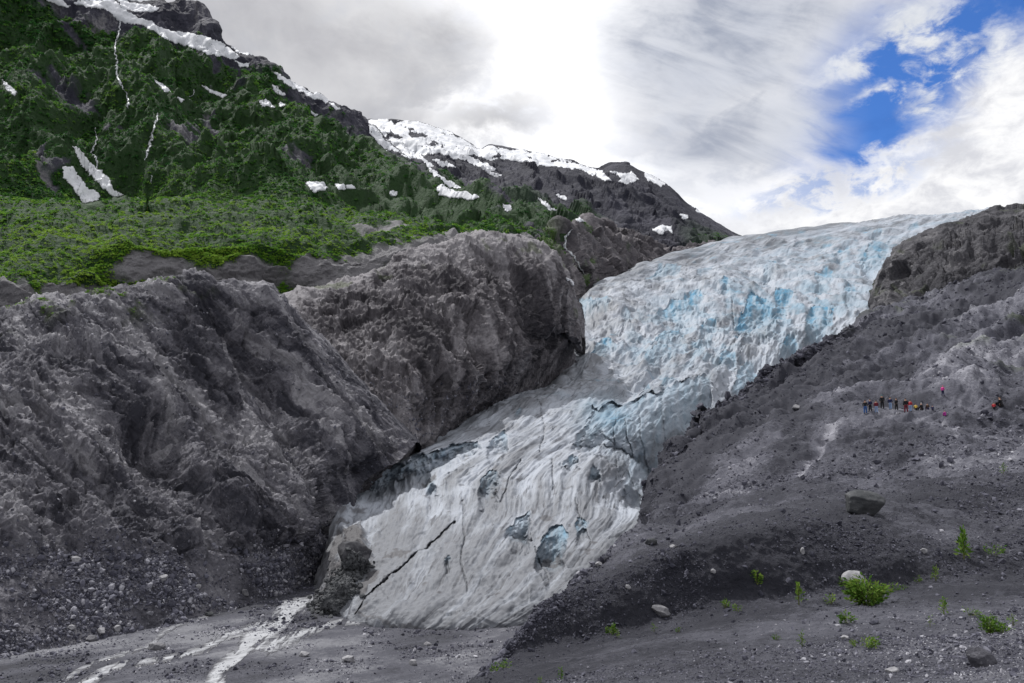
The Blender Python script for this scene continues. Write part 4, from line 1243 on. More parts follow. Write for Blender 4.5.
def person(px, py, hpx, top, legs, cap, pose, face, label, group='hikers standing by the ice'):
    l, n, ob = hit(px, py)
    if l is None: return
    h = hpx / F * l.length
    root = bpy.data.objects.new('person', None)
    COL.objects.link(root)
    root.empty_display_size = .2
    root.location = l
    root.rotation_euler = (0, 0, face)
    tag(root, label, 'person', group)
    if pose == 'sit':
        H = h / .74
        hip, kn, an = .13, .30, .04
        kx, ax_, ky, ay_ = .09, .09, -.24, -.30
    elif pose == 'crouch':
        H = h / .66
        hip, kn, an = .16, .27, .04
        kx, ax_, ky, ay_ = .10, .08, -.20, -.04
    else:
        H = h
        hip, kn, an = .52, .28, .045
        kx, ax_, ky, ay_ = .065, .075, -.02, 0
    lean = -.10 if pose != 'stand' else -.01
    ne = hip + .31
    P_ = lambda x, y, z: (x * H, y * H, z * H)
    sg = 1 if int(px) % 2 else -1
    step_ = .05 * sg
    hands = [(-.13, -.08, ne - .27), (.14, -.02, ne - .33)] if pose == 'stand' else [(-.10, -.22, ne - .20), (.10, -.23, ne - .20)]
    elb = [(-.155, .02, ne - .17), (.155, .03, ne - .17)]
    # body: one continuous skin
    pts = [P_(0, 0, hip), P_(0, lean * .5, hip + .15), P_(0, lean, ne - .03), P_(0, lean - .01, ne + .03), P_(0, lean - .02, ne + .085), P_(0, lean - .02, ne + .15)]
    ed = [(0, 1), (1, 2), (2, 3), (3, 4), (4, 5)]
    rad = [.075, .075, .065, .03, .06, .045]
    for s, e, hd in zip((-1, 1), elb, hands):
        b = len(pts)
        pts += [P_(s * .10, lean, ne - .04), P_(e[0], e[1] + lean, e[2]), P_(hd[0], hd[1] + lean, hd[2]), P_(hd[0], hd[1] + lean - .02, hd[2] - .045)]
        ed += [(2, b), (b, b + 1), (b + 1, b + 2), (b + 2, b + 3)]
        rad += [.042, .032, .022, .02]
        b = len(pts)
        pts += [P_(s * .055, 0, hip - .04), P_(s * kx, ky + s * step_ * .5, kn), P_(s * ax_, ay_ + s * step_, an), P_(s * ax_, ay_ + s * step_ - .09, .018)]
        ed += [(0, b), (b, b + 1), (b + 1, b + 2), (b + 2, b + 3)]
        rad += [.062, .045, .03, .024]
    body = skin('body', pts, ed, [r * H for r in rad], cloth('skin'), root)
    # jacket over trunk and arms
    jp = [P_(0, 0, hip - .05), P_(0, lean * .5, hip + .15), P_(0, lean, ne - .02)]
    je = [(0, 1), (1, 2)]
    jr = [(.10, .085), (.10, .085), (.088, .08)]
    for s, e, hd in zip((-1, 1), elb, hands):
        b = len(jp)
        jp += [P_(s * .105, lean, ne - .04), P_(e[0], e[1] + lean, e[2]), P_(hd[0], hd[1] + lean, hd[2] + .01)]
        je += [(2, b), (b, b + 1), (b + 1, b + 2)]
        jr += [.056, .044, .034]
    skin('jacket', jp, je, [(r[0] * H, r[1] * H) if isinstance(r, tuple) else r * H for r in jr], cloth(top), root)
    tp = [P_(0, 0, hip), P_(0, lean * .15, hip + .06)]
    te, tr = [(0, 1)], [.088, .085]
    for s in (-1, 1):
        b = len(tp)
        tp += [P_(s * .06, 0, hip - .05), P_(s * kx, ky + s * step_ * .5, kn), P_(s * ax_, ay_ + s * step_, an - .015)]
        te += [(0, b), (b, b + 1), (b + 1, b + 2)]
        tr += [.074, .056, .047]
        skin('boot', [P_(s * ax_, ay_ + s * step_ + .02, .03), P_(s * ax_, ay_ + s * step_ - .10, .022)], [(0, 1)], [.038 * H, .034 * H], cloth('black'), root)
    skin('trousers', tp, te, [r * H for r in tr], cloth(legs), root)
    skin('hair' if cap == 'brown' else 'hat', [P_(0, lean + .012, ne + .10), P_(0, lean + .006, ne + .165)], [(0, 1)], [.076 * H, .062 * H], cloth(cap), root)


ppl = [(865.5, 413.5, 12.5, 'black', 'jeans', 'brown', 'stand', 2.6, 'person in black jacket and blue jeans at the left end of the group of hikers'),
       (870.5, 411.5, 11.5, 'navy', 'black', 'brown', 'stand', 3.4, 'person dressed in dark navy and black beside the hiker in blue jeans'),
       (876.5, 413, 11.5, 'maroon', 'pale', 'brown', 'stand', 2.9, 'person in maroon jacket and pale jeans among the hikers'),
       (882.5, 408.5, 12.5, 'black', 'black', 'teal', 'stand', 3.0, 'tall person all in black with a teal hat among the hikers'),
       (890.5, 409.5, 11.5, 'navy', 'pale', 'brown', 'stand', 2.4, 'person in navy jacket and light jeans in the middle of the hikers'),
       (896.8, 410, 11, 'black', 'black', 'brown', 'stand', 3.6, 'bareheaded person all in black right of the hiker in light jeans'),
       (906.3, 412.5, 13, 'black', 'maroon', 'black', 'stand', 3.1, 'tall person in black jacket and dark red trousers standing apart on the right'),
       (910.6, 411.5, 10.5, 'red', 'pale', 'brown', 'stand', 2.2, 'person in red jacket just behind the hiker in dark red trousers'),
       (916, 410, 6, 'yellow', 'black', 'brown', 'crouch', 2.8, 'crouching person in a yellow jacket among the hikers'),
       (922.5, 410, 8, 'black', 'black', 'white', 'sit', 3.5, 'person in black with a white hat sitting on the ground'),
       (928, 409.5, 7, 'brown', 'navy', 'black', 'sit', 3.0, 'person in brown top and navy trousers sitting near the outcrop dome'),
       (932.5, 410, 5, 'navy', 'navy', 'brown', 'sit', 2.6, 'person all in navy sitting at the right end of the hikers'),
       (943, 396, 9.5, 'pink', 'navy', 'pink', 'stand', 2.0, 'person in bright pink jacket climbing the outcrop dome'),
       (945.5, 416, 6, 'magenta', 'magenta', 'brown', 'sit', 3.3, 'small person in magenta sitting at the foot of the outcrop dome'),
       (1002, 407, 11, 'black', 'black', 'black', 'sit', 3.6, 'person in black sitting among the rocks right of the outcrop dome'),
       (994, 409, 6, 'red', 'black', 'brown', 'crouch', 2.6, 'person in red crouching among the rocks right of the outcrop dome')]
for a in ppl: person(*a)

# ------------------------------------------------------------------ a lone conifer on the terrace
def conifer(px, py, hpx, label, seed):
    l, n, ob = hit(px, py)
    if l is None: return
    h = hpx / F * l.length
    rg = np.random.default_rng(seed)
    root = bpy.data.objects.new('conifer_tree', None)
    COL.objects.link(root)
    root.location = l
    tag(root, label, 'tree')
    V, Fc = [], []
    for k in range(8):
        a = k * math.pi / 4
        V += [(math.cos(a) * .03 * h, math.sin(a) * .03 * h, -.03 * h), (math.cos(a) * .008 * h, math.sin(a) * .008 * h, .95 * h)]
    for k in range(8):
        b, c = 2 * k, 2 * ((k + 1) % 8)
        Fc.append((b, c, c + 1, b + 1))
    make_mesh('trunk', V, Fc, M_STEM, True, None, root)
    V, Fc, tint = [], [], []
    for i in range(420):
        t = rg.uniform(.06, 1)
        rr = .26 * h * (1 - t) ** .8 * rg.uniform(.35, 1.1)
        a = rg.uniform(0, 6.28)
        c = np.array([math.cos(a) * rr, math.sin(a) * rr, t * h - .25 * rr])
        d = np.array([math.cos(a), math.sin(a), -.35]); e = np.array([-math.sin(a), math.cos(a), 0])
        s = h * rg.uniform(.035, .07)
        b = len(V)
        V += [c - d * s, c + e * s * .5, c + d * s, c - e * s * .5]
        Fc.append((b, b + 1, b + 2, b + 3))
        tint += [rg.uniform(-.1, .35)] * 4
    make_mesh('crown', V, Fc, M_SHRUB, True, {'tint': np.array(tint)}, root)


# ------------------------------------------------------------------ plants in the gravel
def leaf_cloud(N, rg, shape, size):
    V, Fc, tint = [], [], []
    for i in range(N):
        c = shape(rg)
        s = size * rg.uniform(.6, 1.25)
        dr = np.array([c[0], c[1], .25 * abs(c[2])]) + rg.normal(size=3) * .35 * np.linalg.norm(c[:2] + .05)
        dr /= np.linalg.norm(dr) + 1e-6
        sd_ = np.cross(dr, rg.normal(size=3)); sd_ /= np.linalg.norm(sd_) + 1e-6
        up = np.cross(sd_, dr)
        b = len(V)
        V += [c, c + dr * s * .5 + sd_ * s * .22 + up * s * .08, c + dr * s, c + dr * s * .5 - sd_ * s * .22 + up * s * .08]
        Fc.append((b, b + 1, b + 2, b + 3))
        tint += [rg.uniform(.1, .95)] * 4
    return np.array(V), np.array(Fc), np.array(tint)


M_STEM = plain_mat('plant_stem', (.10, .11, .03), .7)


def plant(px, py, wpx, hpx, kind, label, seed, dens=1.0):
    l, n, ob = hit(px, py)
    if l is None: return
    d = l.length
    w_, h_ = wpx / F * d / 2, hpx / F * d
    rg = np.random.default_rng(seed)
    root = bpy.data.objects.new({'bush': 'bush', 'upright': 'upright_plant', 'low': 'low_plant'}[kind], None)
    COL.objects.link(root)
    root.empty_display_size = .1
    root.location = l
    tag(root, label, 'bush' if kind == 'bush' else 'plant', 'plants growing in the gravel')
    ns = {'bush': 16, 'upright': 3, 'low': 7}[kind]
    V, Fc = [], []
    stems = []
    for i in range(ns):
        a = rg.uniform(0, 6.28); rr = math.sqrt(rg.uniform(0, 1)) * (w_ if kind != 'upright' else w_ * .35)
        hh = h_ * rg.uniform(.7, 1.0) * (1 - .35 * (rr / w_) ** 2)
        top = np.array([math.cos(a) * rr, math.sin(a) * rr, hh])
        bt = np.array([math.cos(a) * rr * .3, math.sin(a) * rr * .3, -.03 * h_])
        stems.append((bt, top))
        t_ = max(.004, .02 * h_)
        b = len(V)
        for q, s in ((bt, t_), (top, t_ * .4)):
            for k in range(4):
                V.append(q + np.array([math.cos(k * 1.571) * s, math.sin(k * 1.571) * s, 0]))
        for k in range(4):
            Fc.append((b + k, b + (k + 1) % 4, b + 4 + (k + 1) % 4, b + 4 + k))
    make_mesh('stem', V, Fc, M_STEM, True, None, root)

    def shape(r):
        bt, top = stems[r.integers(len(stems))]
        t = r.uniform(.12, 1) ** .8
        q = bt * (1 - t) + top * t
        sp = (w_ if kind == 'upright' else w_ * .34) * (1.15 - .85 * t if kind == 'upright' else 1)
        return np.maximum(q + np.array([r.normal() * sp * .5, r.normal() * sp * .5, r.normal() * h_ * .07]), [-99, -99, 0])
    N = int({'bush': 1300, 'upright': 95, 'low': 170}[kind] * dens)
    lv, lf, lt = leaf_cloud(N, rg, shape, {'bush': .17, 'upright': .17, 'low': .28}[kind] * h_ * (1 if kind != 'upright' else 1.1))
    make_mesh('leaves', lv, lf, M_LEAF, True, {'tint': lt + rg.uniform(-.15, .15)}, root)


for k, a in enumerate([
    (867, 605, 33, 26, 'bush', 'big bright green bush in front of the pale boulder', 1.0),
    (892, 591, 26, 7, 'low', 'sprawling low yellow-green plant just right of the big bush', .8),
    (843, 585, 8, 7, 'low', 'tiny dark plant at the left side of the pale boulder', .5),
    (799, 605, 9, 20, 'upright', 'slim upright plant left of the big bush', .8),
    (831, 604, 12, 9, 'low', 'sparse pale plant between the slim upright plant and the big bush', .4),
    (964, 559, 9, 24, 'upright', 'tall upright plant on the gravel slope at the right', 1.3),
    (993, 555, 20, 9, 'low', 'low yellowish plant right of the tall upright plant', .6),
    (936, 581, 7, 13, 'upright', 'small upright plant below and left of the tall one', .7),
    (918, 582, 7, 6, 'low', 'faint tuft right of the big bush near a small upright plant', .3),
    (944, 615, 8, 14, 'upright', 'dark upright sprig on the bare gravel right of the big bush', .7),
    (990, 633, 20, 15, 'bush', 'small bright bush near the right edge of the gravel', .5),
    (1003, 633, 13, 8, 'low', 'low bright plant touching the small bush on its right', .6),
    (1013, 626, 8, 11, 'upright', 'thin pale sprig right of the small bright bush', .4),
    (971, 616, 14, 8, 'low', 'sparse yellow-green plant left of the small bright bush', .4),
    (866, 647, 24, 10, 'low', 'low bright spreading plant in the near gravel', 1.2),
    (853, 646, 7, 7, 'low', 'small tuft at the left side of the low spreading plant', .4),
    (847, 623, 12, 11, 'low', 'feathery green plant straight below the big bush', .8),
    (802, 647, 6, 13, 'upright', 'thin upright sprig in the near gravel', .5),
    (777, 640, 8, 6, 'low', 'faint tuft left of the thin near sprig', .3),
    (930, 627, 7, 9, 'upright', 'faint sprig in the bare gravel left of the small bright bush', .3),
    (611, 634, 10, 10, 'low', 'yellow-green plant at the foot of the dark mound beside pale stones', .8),
    (618, 638, 6, 8, 'upright', 'small sprig touching the plant at the foot of the dark mound', .5),
    (654, 632, 6, 8, 'upright', 'lone thin sprig below the broken grey slab', .4),
    (757, 584, 9, 12, 'low', 'yellowish plant among stones on the face of the dark mound', .7),
    (726, 608, 9, 9, 'low', 'pale tuft at the foot of the dark mound, left of another', .4),
    (737, 611, 8, 7, 'low', 'pale tuft at the foot of the dark mound, right of another', .4),
    (561, 681, 6, 12, 'upright', 'bright sprig at the bottom edge of the photo', .6),
    (540, 683, 5, 7, 'upright', 'short sprig at the bottom edge left of the bright one', .5),
    (505, 668, 16, 8, 'low', 'yellow-green plant on the steep left edge of the moraine', .8),
    (494, 672, 8, 7, 'low', 'small green tuft lowest on the left edge of the moraine', .5),
    (1003, 474, 6, 9, 'upright', 'small green plant high on the gravel slope under the outcrop dome', .6),
    (679, 632, 6, 5, 'low', 'tiny tuft on the smooth gravel below the dark mound', .3)]):
    plant(*a[:6], 200 + k, a[6])

conifer(147, 212, 13, 'small dark pointed conifer standing among the shrubs right of the snow tongues', 3)

# ------------------------------------------------------------------ loose stones and shrubs too many to count
def pick(G, wgt, n, rg):
    p = np.clip(np.nan_to_num(wgt), 0, None).ravel().astype(float)
    p /= p.sum()
    i = rg.choice(p.size, n, p=p)
    Pf = G['P'].reshape(-1, 3)
    nu = G['P'].shape[1]
    j = np.clip(i + rg.integers(0, 2, n), 0, len(Pf) - 1)
    k = np.clip(i + nu * rg.integers(0, 2, n), 0, len(Pf) - 1)
    t, u = rg.uniform(0, .5, (2, n, 1))
    return Pf[i] * (1 - t - u) + Pf[j] * t + Pf[k] * u, i


def rand_rot(n, rg, spread=1.0):
    q = rg.normal(size=(n, 4)) * np.array([1, spread, spread, spread])
    q /= np.linalg.norm(q, axis=1)[:, None]
    w_, x, y, z = q.T
    return np.stack([np.stack([1 - 2 * (y * y + z * z), 2 * (x * y - z * w_), 2 * (x * z + y * w_)], -1),
                     np.stack([2 * (x * y + z * w_), 1 - 2 * (x * x + z * z), 2 * (y * z - x * w_)], -1),
                     np.stack([2 * (x * z - y * w_), 2 * (y * z + x * w_), 1 - 2 * (x * x + y * y)], -1)], 1)


def rubble(pts, size, rg, base):
    n = len(pts)
    bv, bf = base
    var = [bv * (1 + rg.normal(0, .22, (len(bv), 1))) for _ in range(10)]
    B = np.array(var)[rg.integers(0, 10, n)]
    B = B * np.stack([rg.uniform(.75, 1.3, n), rg.uniform(.6, 1.0, n), rg.uniform(.4, .85, n)], -1)[:, None, :]
    B = np.einsum('nij,nkj->nki', rand_rot(n, rg), B) * size[:, None, None]
    B += pts[:, None, :] + np.array([0, 0, .25]) * size[:, None, None]
    Fc = bf[None] + (np.arange(n) * len(bv))[:, None, None]
    tint = np.repeat(rg.uniform(0, 1, n), len(bv))
    return B.reshape(-1, 3), Fc.reshape(-1, 3), tint


def stones_mat():
    t = NT('loose_stones')
    a = t.attr('tint')
    n = t.noise(t.pos(), 3.0, 3, .6)
    v = t.math('ADD', a, t.math('MULTIPLY', t.math('SUBTRACT', n, .5), .4))
    c = t.mix(t.step(v, .1, .62), (.036, .037, .052), (.110, .110, .140))
    c = t.mix(t.step(v, .64, 1.05), c, (.38, .378, .41))
    return t.bsdf(c, .85, .25)


M_STONES = stones_mat()


def stones(name, G, wgt, n, seed, pmin, pmax, alpha, smax, base=ICO1):
    rg = np.random.default_rng(seed)
    pts, i = pick(G, wgt, n, rg)
    d = np.linalg.norm(pts, axis=1)
    u = rg.uniform(0, 1, n)
    shade = G['tone'].ravel()[i] if 'tone' in G else np.full(n, .5)
    px = pmin * (1 - u * (1 - (pmin / pmax) ** alpha)) ** (-1 / alpha)
    size = np.minimum(px * d / F * .5, smax)
    V, Fc, tint = rubble(pts, size, rg, base)
    tint = tint * .8 + .1 + np.repeat(np.clip(shade - .45, -.6, .5), len(base[0])) * .6  # stones take the ground tone, on the moraine with the painted mound shade
    o = make_mesh(name, V, Fc, M_STONES, False, {'tint': tint})
    return tag(o, kind='stuff')


vis = (MOR['gx'] > 440) & (MOR['gx'] < 1120) & (MOR['gd'] > 9) & (MOR['gd'] < 420)
clump = np.clip(.55 + fbm(MOR['P'], 9, 4, None, .6, 951) * .9, .08, 2) * np.clip(.8 + MOR['sl'] * .5, .2, 2)
near_g = sst(160, 30, MOR['gd'])
stones('moraine_stones', MOR, vis * clump * (.45 + near_g), 80000, 31, 1.0, 8, 2.7, 1.2)
vis = (FRONT['gx'] > -60)
cl = np.clip(.5 + fbm(FRONT['P'], 10, 4, None, .6, 961), .05, 2)
stones('scree_stones', FRONT, vis * FRONT['tal'] * cl, 26000, 32, 1.1, 8, 2.3, 1.6)
stones('ledge_stones', FRONT, vis * (1 - FRONT['tal']) * cl, 5000, 36, 1.0, 4.0, 2.6, 1.2)
stones('bluff_foot_stones', REAR, (REAR['gy'] > 380) * (REAR['gx'] > 300) * 1.0, 1800, 33, 1.2, 4.5, 2.4, 2.0)
fx, fy, fd = proj(FLOORG['P'])
fm = (fx > -60) & (fx < 560) & (fy > 575) & (fy < 720) & (fd > 60) & (FLOORG['P'][..., 1] > 60)
stones('outwash_stones', FLOORG, fm * np.clip(.35 + fbm(FLOORG['P'], 7, 4, None, .6, 971), .02, 2), 26000, 34, .9, 6, 2.4, .9)
el = np.exp(-(seg_dist(MOR['gx'], MOR['gy'], [(486, 674), (512, 641), (560, 598), (600, 562), (655, 515), (655, 480), (684, 444), (722, 409), (764, 384), (830, 343)]) / 7) ** 2)
stones('moraine_edge_stones', MOR, el * (MOR['gd'] > 15), 9000, 37, 1.3, 11, 2.1, 1.6)
# black rubble fallen over the left end of the glacier foot
rg = np.random.default_rng(5)
pp = []
for _ in range(900):
    t = rg.uniform(0, 1)
    x = np.interp(t, [0, .4, 1], [356, 345, 322]) + rg.normal() * 7
    y = np.interp(t, [0, .4, 1], [560, 585, 609]) + rg.normal() * 5
    l, n, ob = hit(x, y)
    if l is not None: pp.append(np.array(l))
pp = np.array(pp)
V, Fc, tint = rubble(pp, rg.uniform(.15, .75, len(pp)), rg, ICO1)
tag(make_mesh('ice_foot_rubble', V, Fc, STONE['dark'], False), kind='stuff')


# shrub cover
SNOWP = [np.array(p) for _, p, _, _ in snow]


def bare_of_snow(pts):
    x, y, d = proj(pts)
    ok = np.ones(len(pts), bool)
    for p in SNOWP:
        c = p.mean(0)
        e = c + (p - c) * 1.05
        for dx, dy in ((0, 1.5), (1.5, 2.5), (-1.5, 2.5), (0, 3.5), (0, -.5)):
            ok &= ~inside(x + dx * .0 + dx, y - dy, e)
    for p, wd, _ in falls:
        ok &= seg_dist(x, y - 1, p) > 1.6
    return ok


def shrubs(name, sets, mat, seed, nleaf=16):
    """each shrub is a dome of leaf sprays; sprays lie mostly along the slope's canopy"""
    rg = np.random.default_rng(seed)
    VV, TT = [], []
    unit = lambda a: a / (np.linalg.norm(a, axis=-1, keepdims=True) + 1e-9)
    for pts, nor, size, tint in sets:
        n = len(pts)
        c = unit(rg.normal(size=(n, nleaf, 3)))
        c[..., 2] = np.abs(c[..., 2])
        ctr = c * rg.uniform(.5, 1.0, (n, nleaf, 1)) * np.array([1, 1, .9])
        nn = unit(nor[:, None, :] * .7 + np.array([0, 0, .3]) + c * 1.15 + rg.normal(size=(n, nleaf, 3)) * .3)
        s1 = unit(np.cross(nn, rg.normal(size=(n, nleaf, 3))))
        s2 = np.cross(nn, s1)
        sz = rg.uniform(.26, .5, (n, nleaf, 1))
        V = np.stack([ctr - s1 * sz, ctr - s2 * sz * .6, ctr + s1 * sz, ctr + s2 * sz * .6], 2)
        V = V * size[:, None, None, None] + pts[:, None, None, :]
        VV.append(V.reshape(-1, 3))
        TT.append(np.repeat(rg.normal(0, .14, (n, nleaf)).ravel(), 4) + np.repeat(tint, nleaf * 4))
    V = np.concatenate(VV)
    Fc = np.arange(len(V)).reshape(-1, 4)
    return tag(make_mesh(name, V, Fc, mat, True, {'tint': np.concatenate(TT)}), kind='stuff')


rg = np.random.default_rng(77)
gm = (MOUNT['gx'] > -70) * (MOUNT['gy'] > -20) * sst(.25, .7, MOUNT['veg'])
upper = gm * (1 - MOUNT['terr'])
pu, iu = pick(MOUNT, upper, 40000, rg)
k_ = bare_of_snow(pu)
pu, nu_ = pu[k_], MOUNT['N'].reshape(-1, 3)[iu[k_]]
tone_u = .36 + .50 * pn(pu / 90.0, 981) + .35 * pn(pu / 28.0, 983) + rg.normal(0, .20, len(pu)) + .25 * sst(1000, 700, np.linalg.norm(pu, axis=1))
su = np.linalg.norm(pu, axis=1) / F * (.8 + 2.2 * rg.uniform(0, 1, len(pu)) ** 2.2)
RV = sst(.35, .8, RIDGE['veg']) * (RIDGE['gx'] > 385)
pr, ir = pick(RIDGE, RV, 7000, rg)
k_ = bare_of_snow(pr)
pr, nr_ = pr[k_], RIDGE['N'].reshape(-1, 3)[ir[k_]]
tr_ = .30 + .3 * pn(pr / 80.0, 985) + rg.normal(0, .1, len(pr)) + .25 * sst(1400, 1000, np.linalg.norm(pr, axis=1))
sr = np.linalg.norm(pr, axis=1) / F * rg.uniform(.9, 1.8, len(pr))
pm_, im = pick(MOUNT, gm * MOUNT['terr'] * (1 - MOUNT['terr']) * (MOUNT['gy'] < 230), 9000, rg)
k_ = bare_of_snow(pm_)
pm_, nm_ = pm_[k_], MOUNT['N'].reshape(-1, 3)[im[k_]]
tm = .5 + .45 * pn(pm_ / 60.0, 981) + .3 * pn(pm_ / 22.0, 983) + rg.normal(0, .2, len(pm_))
sm = np.linalg.norm(pm_, axis=1) / F * (.8 + 2.2 * rg.uniform(0, 1, len(pm_)) ** 2.2)
shrubs('mountain_shrubs', [(pm_, nm_, sm, tm), (pu, nu_, su, tone_u), (pr, nr_, sr, tr_)], M_SHRUB, 300, 14)
lower = gm * MOUNT['terr'] * (MOUNT['gy'] < 296)
pl_, il = pick(MOUNT, lower, 26000, rg)
k_ = bare_of_snow(pl_)
pl_, nl_ = pl_[k_], MOUNT['N'].reshape(-1, 3)[il[k_]]
tl = .72 + .5 * pn(pl_ / 34.0, 987) + .3 * pn(pl_ / 11.0, 989) + rg.normal(0, .20, len(pl_)) - .3 * sst(560, 700, np.linalg.norm(pl_, axis=1))
slr = np.linalg.norm(pl_, axis=1) / F * (.7 + 2.2 * rg.uniform(0, 1, len(pl_)) ** 2.2)
po, io = pick(OUTC, sst(.4, .8, OUTC['veg']) * (OUTC['gy'] < 300), 1800, rg)
so = np.linalg.norm(po, axis=1) / F * rg.uniform(.8, 1.5, len(po))
# tufts on the bluffs
pf, if_ = pick(FRONT, sst(.3, .5, FRONT['veg']) * (FRONT['gx'] > -40) * (FRONT['gy'] - FRONT['s5'] < 36), 700, rg)
sf = np.linalg.norm(pf, axis=1) / F * rg.uniform(.7, 1.6, len(pf))
shrubs('terrace_shrubs', [(pl_, nl_, slr, tl), (po, OUTC['N'].reshape(-1, 3)[io], so, .35 + rg.normal(0, .12, len(po))), (pf, FRONT['N'].reshape(-1, 3)[if_], sf, .6 + rg.normal(0, .1, len(pf)))], M_TERR, 400, 16)

# ------------------------------------------------------------------ daylight: sky, clouds, sun
SUN_AZ, SUN_EL = R(-40), R(57)          # azimuth from +Y, positive to the right
w = NT('World', world=True)
BG = 0.1
skyt = w.n('ShaderNodeTexSky', sky_type='NISHITA')
skyt.sun_disc = False
skyt.sun_elevation = SUN_EL
skyt.sun_rotation = SUN_AZ
skyt.air_density = 1.0
skyt.dust_density = 0.4
skyt.ozone_density = 2.5
dirv = w.vmath('NORMALIZE', w.n('ShaderNodeTexCoord').outputs['Generated'])
sp = w.n('ShaderNodeSeparateXYZ')
w.put(sp.inputs[0], dirv)
az = w.math('ARCTAN2', sp.outputs[0], sp.outputs[1])
el = w.math('ARCSINE', sp.outputs[2])
n_big = w.noise(w.scaled(dirv, (1, 1, 1.6)), 5.0, 7, 0.6, 0.4)
n_mid = w.noise(w.scaled(dirv, (1, 1, 1.5)), 13.0, 7, 0.62, 0.3)
n_fine = w.noise(w.scaled(dirv, (1, 1, 1.7)), 30.0, 6, 0.65, 0.4)
n_streak = w.noise(w.scaled(dirv, (5, 5, 22), (0, R(20), 0)), 1.6, 6, 0.6, 0.5)
wobx = w.math('MULTIPLY', w.math('SUBTRACT', n_big, 0.5), 0.10)
woby = w.math('MULTIPLY', w.math('SUBTRACT', n_mid, 0.5), 0.10)


def azel(px, py):
    v = unproj(px, py, 1.0)
    v = v / np.linalg.norm(v)
    return math.atan2(v[0], v[1]), math.asin(v[2])


def blob(px, py, a, b, ang=0.0, soft=0.5, wob=1.0):
    """soft elliptic patch of sky, 0..1; a, b half sizes in 1/853 rad, ang anticlockwise degrees"""
    u0, v0 = azel(px, py)
    du = w.math('ADD', w.math('SUBTRACT', az, u0), w.math('MULTIPLY', wobx, wob))
    dv = w.math('ADD', w.math('SUBTRACT', el, v0), w.math('MULTIPLY', woby, wob))
    c, s = math.cos(R(ang)), math.sin(R(ang))
    p = w.math('ADD', w.math('MULTIPLY', du, c * F / a), w.math('MULTIPLY', dv, s * F / a))
    q = w.math('ADD', w.math('MULTIPLY', du, -s * F / b), w.math('MULTIPLY', dv, c * F / b))
    r = w.math('SQRT', w.math('ADD', w.math('MULTIPLY', p, p), w.math('MULTIPLY', q, q)))
    return w.step(r, 1 + soft, 1 - soft)


def mx(*a):
    r = a[0]
    for b in a[1:]:
        r = w.math('MAXIMUM', r, b)
    return r


def mul(a, b):
    return w.math('MULTIPLY', a, b)


K = 1.0 / BG
def C(*c): return tuple(x * K for x in c)


# white sheet of cloud, its grey undersides, then the gap of blue, then the wisps in front of the gap
base = w.mix(w.step(n_big, .3, .7), C(.74, .74, .78), C(.98, .98, 1.0))
glow = mx(blob(540, 60, 105, 130, -8, .55, 1.8), blob(500, 75, 100, 36, 10, .5, .6), blob(600, 190, 170, 40, -8, .6), blob(470, 140, 60, 16, 0, .6))
col = w.mix(glow, base, C(1.35, 1.35, 1.37))
grey_l = mx(blob(390, 62, 120, 52, 8, .45), blob(270, 30, 130, 60, 0, .6), blob(495, 116, 64, 20, 8, .9), blob(330, 100, 120, 40, -10, .7))
col = w.mix(mul(grey_l, w.step(n_mid, .2, .6, .62, 1.0)), col, w.mix(w.step(w.math('ADD', mul(n_big, .6), mul(n_mid, .4)), .38, .60), C(.47, .47, .50), C(.68, .68, .70)))
lightl = mx(blob(370, 8, 60, 14, 10, .8), blob(285, 100, 80, 30, -25, .9))
col = w.mix(mul(lightl, .45), col, C(.74, .74, .76))
grey_m = mx(blob(705, 60, 90, 85, 20, .85, 1.9), blob(750, 30, 110, 70, 15, .5), blob(760, 130, 110, 36, 12, .7))
col = w.mix(mul(grey_m, w.step(n_streak, .25, .65, 1.0, .75)), col, w.mix(w.step(w.math('ADD', mul(n_mid, .6), mul(n_streak, .4)), .36, .64), C(.34, .38, .48), C(.68, .71, .78)))
low = mx(blob(780, 215, 110, 20, 6, .8), blob(700, 195, 60, 16, 0, .8))
col = w.mix(mul(low, .6), col, w.mix(w.step(n_mid, .35, .65), C(.52, .55, .63), C(.98, .98, 1.0)))
gap = mx(blob(912, 118, 100, 42, 12, .4, .9), blob(985, 35, 80, 46, 30, .4, .8), blob(930, 70, 90, 60, 0, .5, .6))
veil = mul(w.step(n_streak, .35, .68), w.step(az, azel(875, 100)[0], azel(785, 100)[0]))
bluec = w.mix(1.0, skyt.outputs[0], (.42, .74, 1.28, 1), 'MULTIPLY')
col = w.mix(mul(gap, w.math('SUBTRACT', 1.0, mul(veil, .75))), col, bluec)
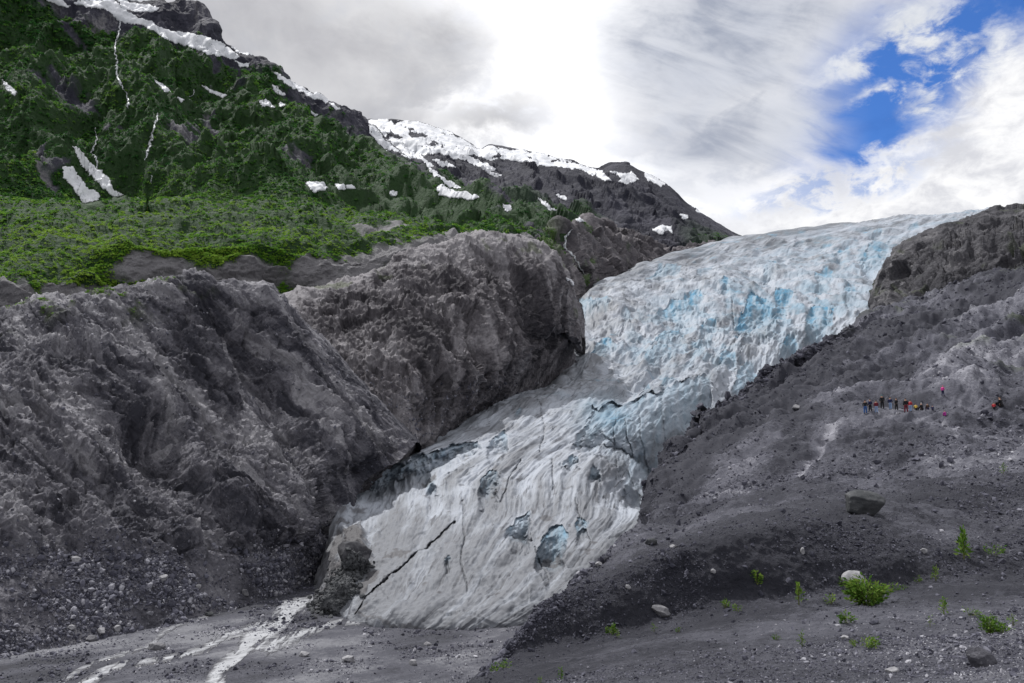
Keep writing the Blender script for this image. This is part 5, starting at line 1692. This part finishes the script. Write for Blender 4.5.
hole2 = mul(blob(848, 184, 70, 12, 8, .9), w.step(n_fine, .40, .58))
wisp = mx(blob(930, 40, 36, 16, 40, .8, 1.4), blob(1000, 60, 26, 22, 50, .8, 1.4), blob(900, 90, 30, 7, 10, .9, 1.2), blob(905, 22, 42, 24, 35, .7, 1.3), blob(880, 58, 42, 14, 8, .7, 1.2), blob(960, 78, 30, 36, -30, .7, 1.3), blob(985, 92, 34, 18, 30, .7, 1.2), blob(940, 105, 20, 7, 0, .8))
col = w.mix(mul(wisp, w.step(w.math('ADD', mul(n_mid, .55), mul(n_fine, .45)), .40, .56)), col, w.mix(n_fine, C(.60, .65, .72), C(.98, .98, .99)))
col = w.mix(mul(w.step(n_mid, .44, .66), .55), col, w.mix(1.0, col, (.80, .82, .87, 1), 'MULTIPLY'))
bank = mx(blob(985, 185, 120, 58, 12, .28, 1.1), blob(1050, 110, 70, 60, 40, .35, 1.1), blob(850, 212, 80, 14, 8, .7), blob(905, 166, 60, 17, 6, .5, 1.2), blob(1010, 150, 60, 50, 30, .4, 1.1))
col = w.mix(bank, col, w.mix(w.step(w.math('ADD', mul(n_mid, .6), mul(n_fine, .4)), .36, .58), C(.70, .71, .76), C(1.03, 1.03, 1.04)))
col = w.mix(mul(hole2, .8), col, w.mix(.35, bluec, C(.7, .75, .82)))
bg = w.n('ShaderNodeBackground')
w.put(bg.inputs[0], col)
bg.inputs[1].default_value = BG
wo = w.n('ShaderNodeOutputWorld')
w.t.links.new(bg.outputs[0], wo.inputs[0])
SC.world.cycles.sampling_method = 'MANUAL'
SC.world.cycles.sample_map_resolution = 512

sl_ = bpy.data.lights.new('sun', 'SUN')
sl_.energy = 3.9
sl_.angle = R(0.6)
sl_.color = (1.0, .985, .965)
sun = bpy.data.objects.new('sun', sl_)
COL.objects.link(sun)
sd = Vector((math.sin(SUN_AZ) * math.cos(SUN_EL), math.cos(SUN_AZ) * math.cos(SUN_EL), math.sin(SUN_EL)))
sun.rotation_euler = sd.to_track_quat('Z', 'Y').to_euler()
sun.location = (0, -20, 120)
